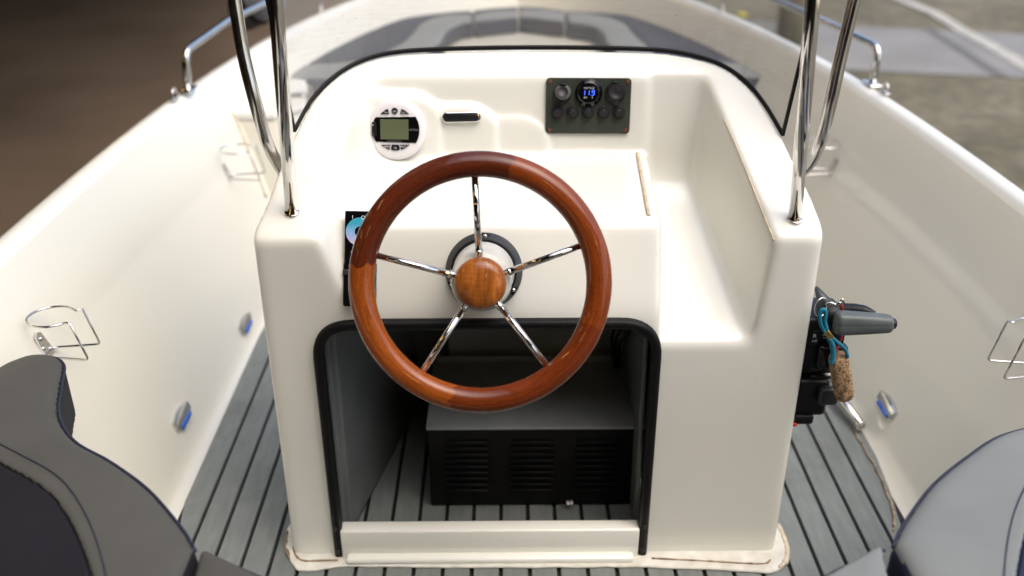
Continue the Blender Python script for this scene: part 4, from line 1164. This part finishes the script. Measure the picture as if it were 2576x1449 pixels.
# text
FT = frame((0, 0, 0), (0, -1, 0))
tx = tp_(2049, 848); cmark = mesh('mark_plate', *box((.500, 1.4312, tx.z - .002), (.055, .002, .028), .0008, 1), M['black_plastic'], th)
cm = frame(Vector((tx.x, 1.4295, tx.z + .002)), (0, -1, 0))
for s_, dx, dz, sz in (('R', 0, 0, .011), ('AIR', .001, -.0095, .0065), ('NEUTRAL', .020, .002, .0035), ('ADJUST', .020, -.003, .0035), ('F', .012, .018, .006)):
    ob = text_mesh('mark', s_, sz, M['print'], cmark, (0, 0, 0), .0001)
    ob.matrix_parent_inverse = Matrix.Identity(4); ob.matrix_basis = inv_of(cmark) @ (cm @ Matrix.Translation((dx, dz, 0)))
# grip
ga, gb = tp_(2100, 812, 1.385), tp_(2246, 812, 1.385)
gx = (gb - ga); Lg = gx.length
Fg = Matrix.Translation(ga) @ Matrix((gx.normalized(), Vector((0, 1, 0)), Vector((0, 0, 1)))).transposed().to_4x4()
def grip_sdf(x, y, z):
    v = Fg.inverted(); q = [v[0][0] * x + v[0][1] * y + v[0][2] * z + v[0][3], v[1][0] * x + v[1][1] * y + v[1][2] * z + v[1][3], v[2][0] * x + v[2][1] * y + v[2][2] * z + v[2][3]]
    s = np.clip(q[0] / Lg, 0, 1); hw = .0205 - .0058 * s ** 1.6; hd = .016 - .002 * s
    d = smax(np.abs(q[2] + .0015 * s) - hw, np.abs(q[1]) - hd, .022); d = smax(d, np.abs(q[0] - Lg / 2) - Lg / 2, .012)
    groove = .0006 * np.exp(-((q[2] - .001) / .0012) ** 2)
    return d + groove
lo = (min(ga.x, gb.x) - .02, 1.385 - .03, ga.z - .04); hi = (max(ga.x, gb.x) + .02, 1.385 + .03, ga.z + .04)
sdf_obj('grip', grip_sdf, lo, hi, .0018, M['grip'], th)
mesh('end_button', *lathe([(.0095, -.004), (.009, .003), (.006, .0055), (0, .006)], 18, frame(gb + Vector((0, 0, -.0015)), (1, 0, 0), (0, 0, 1))), M['black_plastic'], th)
arm = [tp_(2098, 788, 1.42), tp_(2125, 780, 1.415), tp_(2170, 782, 1.405), tp_(2200, 790, 1.395)]
mesh('lever_arm', *tube(smooth_path(arm, 5), [.013, .013, .013, .012, .012, .012, .011, .011, .011, .010, .010, .009, .008, .007, .006, .005], 14), M['black_plastic'], th)
# key ring, cord, brass clamp, cork
kp = tp_(2066, 773, 1.395)
kr = thing('key_ring', 'thin steel key ring hooked over the throttle pivot', 'key ring', kp)
mesh('ring', *tube([frame(kp, (.45, -1, .1)) @ Vector((.0125 * math.cos(2 * PI * i / 28), .0165 * math.sin(2 * PI * i / 28), 0)) for i in range(28)], .0013, 8, closed=True), M['chrome'], kr)
k1_, k2_ = tp_(2078, 768, 1.392), tp_(2112, 764, 1.390)
kc = thing('snap_hook', 'small steel snap clip beside the key ring above the grip', 'clip', k2_)
mesh('clip_body', *tube(smooth_path([k1_, k1_.lerp(k2_, .35) + Vector((0, 0, .003)), k1_.lerp(k2_, .7) - Vector((0, 0, .001)), k2_ + Vector((.001, 0, .003))], 5), [.0028] * 16, 10), M['chrome'], kc)
mesh('clip_hook', *tube(smooth_path([k2_ + Vector((0, 0, .005)), k2_ + Vector((.003, 0, .008)), k2_ + Vector((.006, 0, .004)), k2_ + Vector((.005, 0, -.003))], 4), .0022, 8), M['chrome'], kc)
rc = thing('red_cord', 'red kill cord hanging from the clip behind the grip', 'cord', k2_)
mesh('cord', *tube(smooth_path([k2_ + Vector((.002, 0, 0)), tp_(2120, 785, 1.404), tp_(2118, 830, 1.412), tp_(2116, 850, 1.41), tp_(2104, 880, 1.40), tp_(2096, 905, 1.39)], 6), .0022, 10), M['red'], rc)
Y = 1.372
tc_ = thing('teal_lanyard', 'braided teal cord loop clamped in brass above the cork float', 'lanyard', tp_(2075, 800, Y))
mesh('upper_loop', *tube(smooth_path([tp_(2078, 838, Y), tp_(2066, 818, Y), tp_(2062, 795, Y), tp_(2066, 782, Y), tp_(2074, 779, Y), tp_(2077, 790, Y), tp_(2075, 808, Y), tp_(2080, 830, Y)], 6), .0034, 10), M['teal'], tc_)
mesh('left_strand', *tube(smooth_path([tp_(2086, 850, Y), tp_(2094, 868, Y), tp_(2096, 892, Y), tp_(2091, 915, Y)], 6), .0046, 10), M['teal'], tc_)
mesh('right_strand', *tube(smooth_path([tp_(2092, 848, Y), tp_(2110, 864, Y), tp_(2126, 878, Y), tp_(2133, 899, Y)], 6), .0030, 10), M['teal'], tc_)
ca, cb = tp_(2078, 832, Y), tp_(2092, 851, Y)
mesh('brass_clamp', *box((0, 0, 0), ((cb - ca).length, .008, .0085), .0012, 2, Matrix.Translation((ca + cb) / 2) @ Matrix.Rotation(math.atan2(-(cb - ca).z, (cb - ca).x), 4, 'Y')), M['brass'], tc_)
ctop, cbot = tp_(2113, 900, Y), tp_(2131, 1012, Y)
cf = thing('cork_float', 'tall rounded cork key float hanging below the grey grip', 'cork float', ctop)
Fc = frame((ctop + cbot) / 2, (0, -1, 0), (ctop - cbot))
def cork_sdf(x, y, z):
    v = Fc.inverted(); q = [v[i][0] * x + v[i][1] * y + v[i][2] * z + v[i][3] for i in range(3)]; hl = (ctop - cbot).length / 2 + .004
    d = smax(np.abs(q[0]) - .0165, np.abs(q[2] + .012) - .016, .022); return smax(d, np.abs(q[1]) - hl, .026)
cm_ = (ctop + cbot) / 2
sdf_obj('cork', cork_sdf, (cm_.x - .05, cm_.y - .04, cm_.z - .06), (cm_.x + .05, cm_.y + .05, cm_.z + .06), .0022, M['cork'], cf)
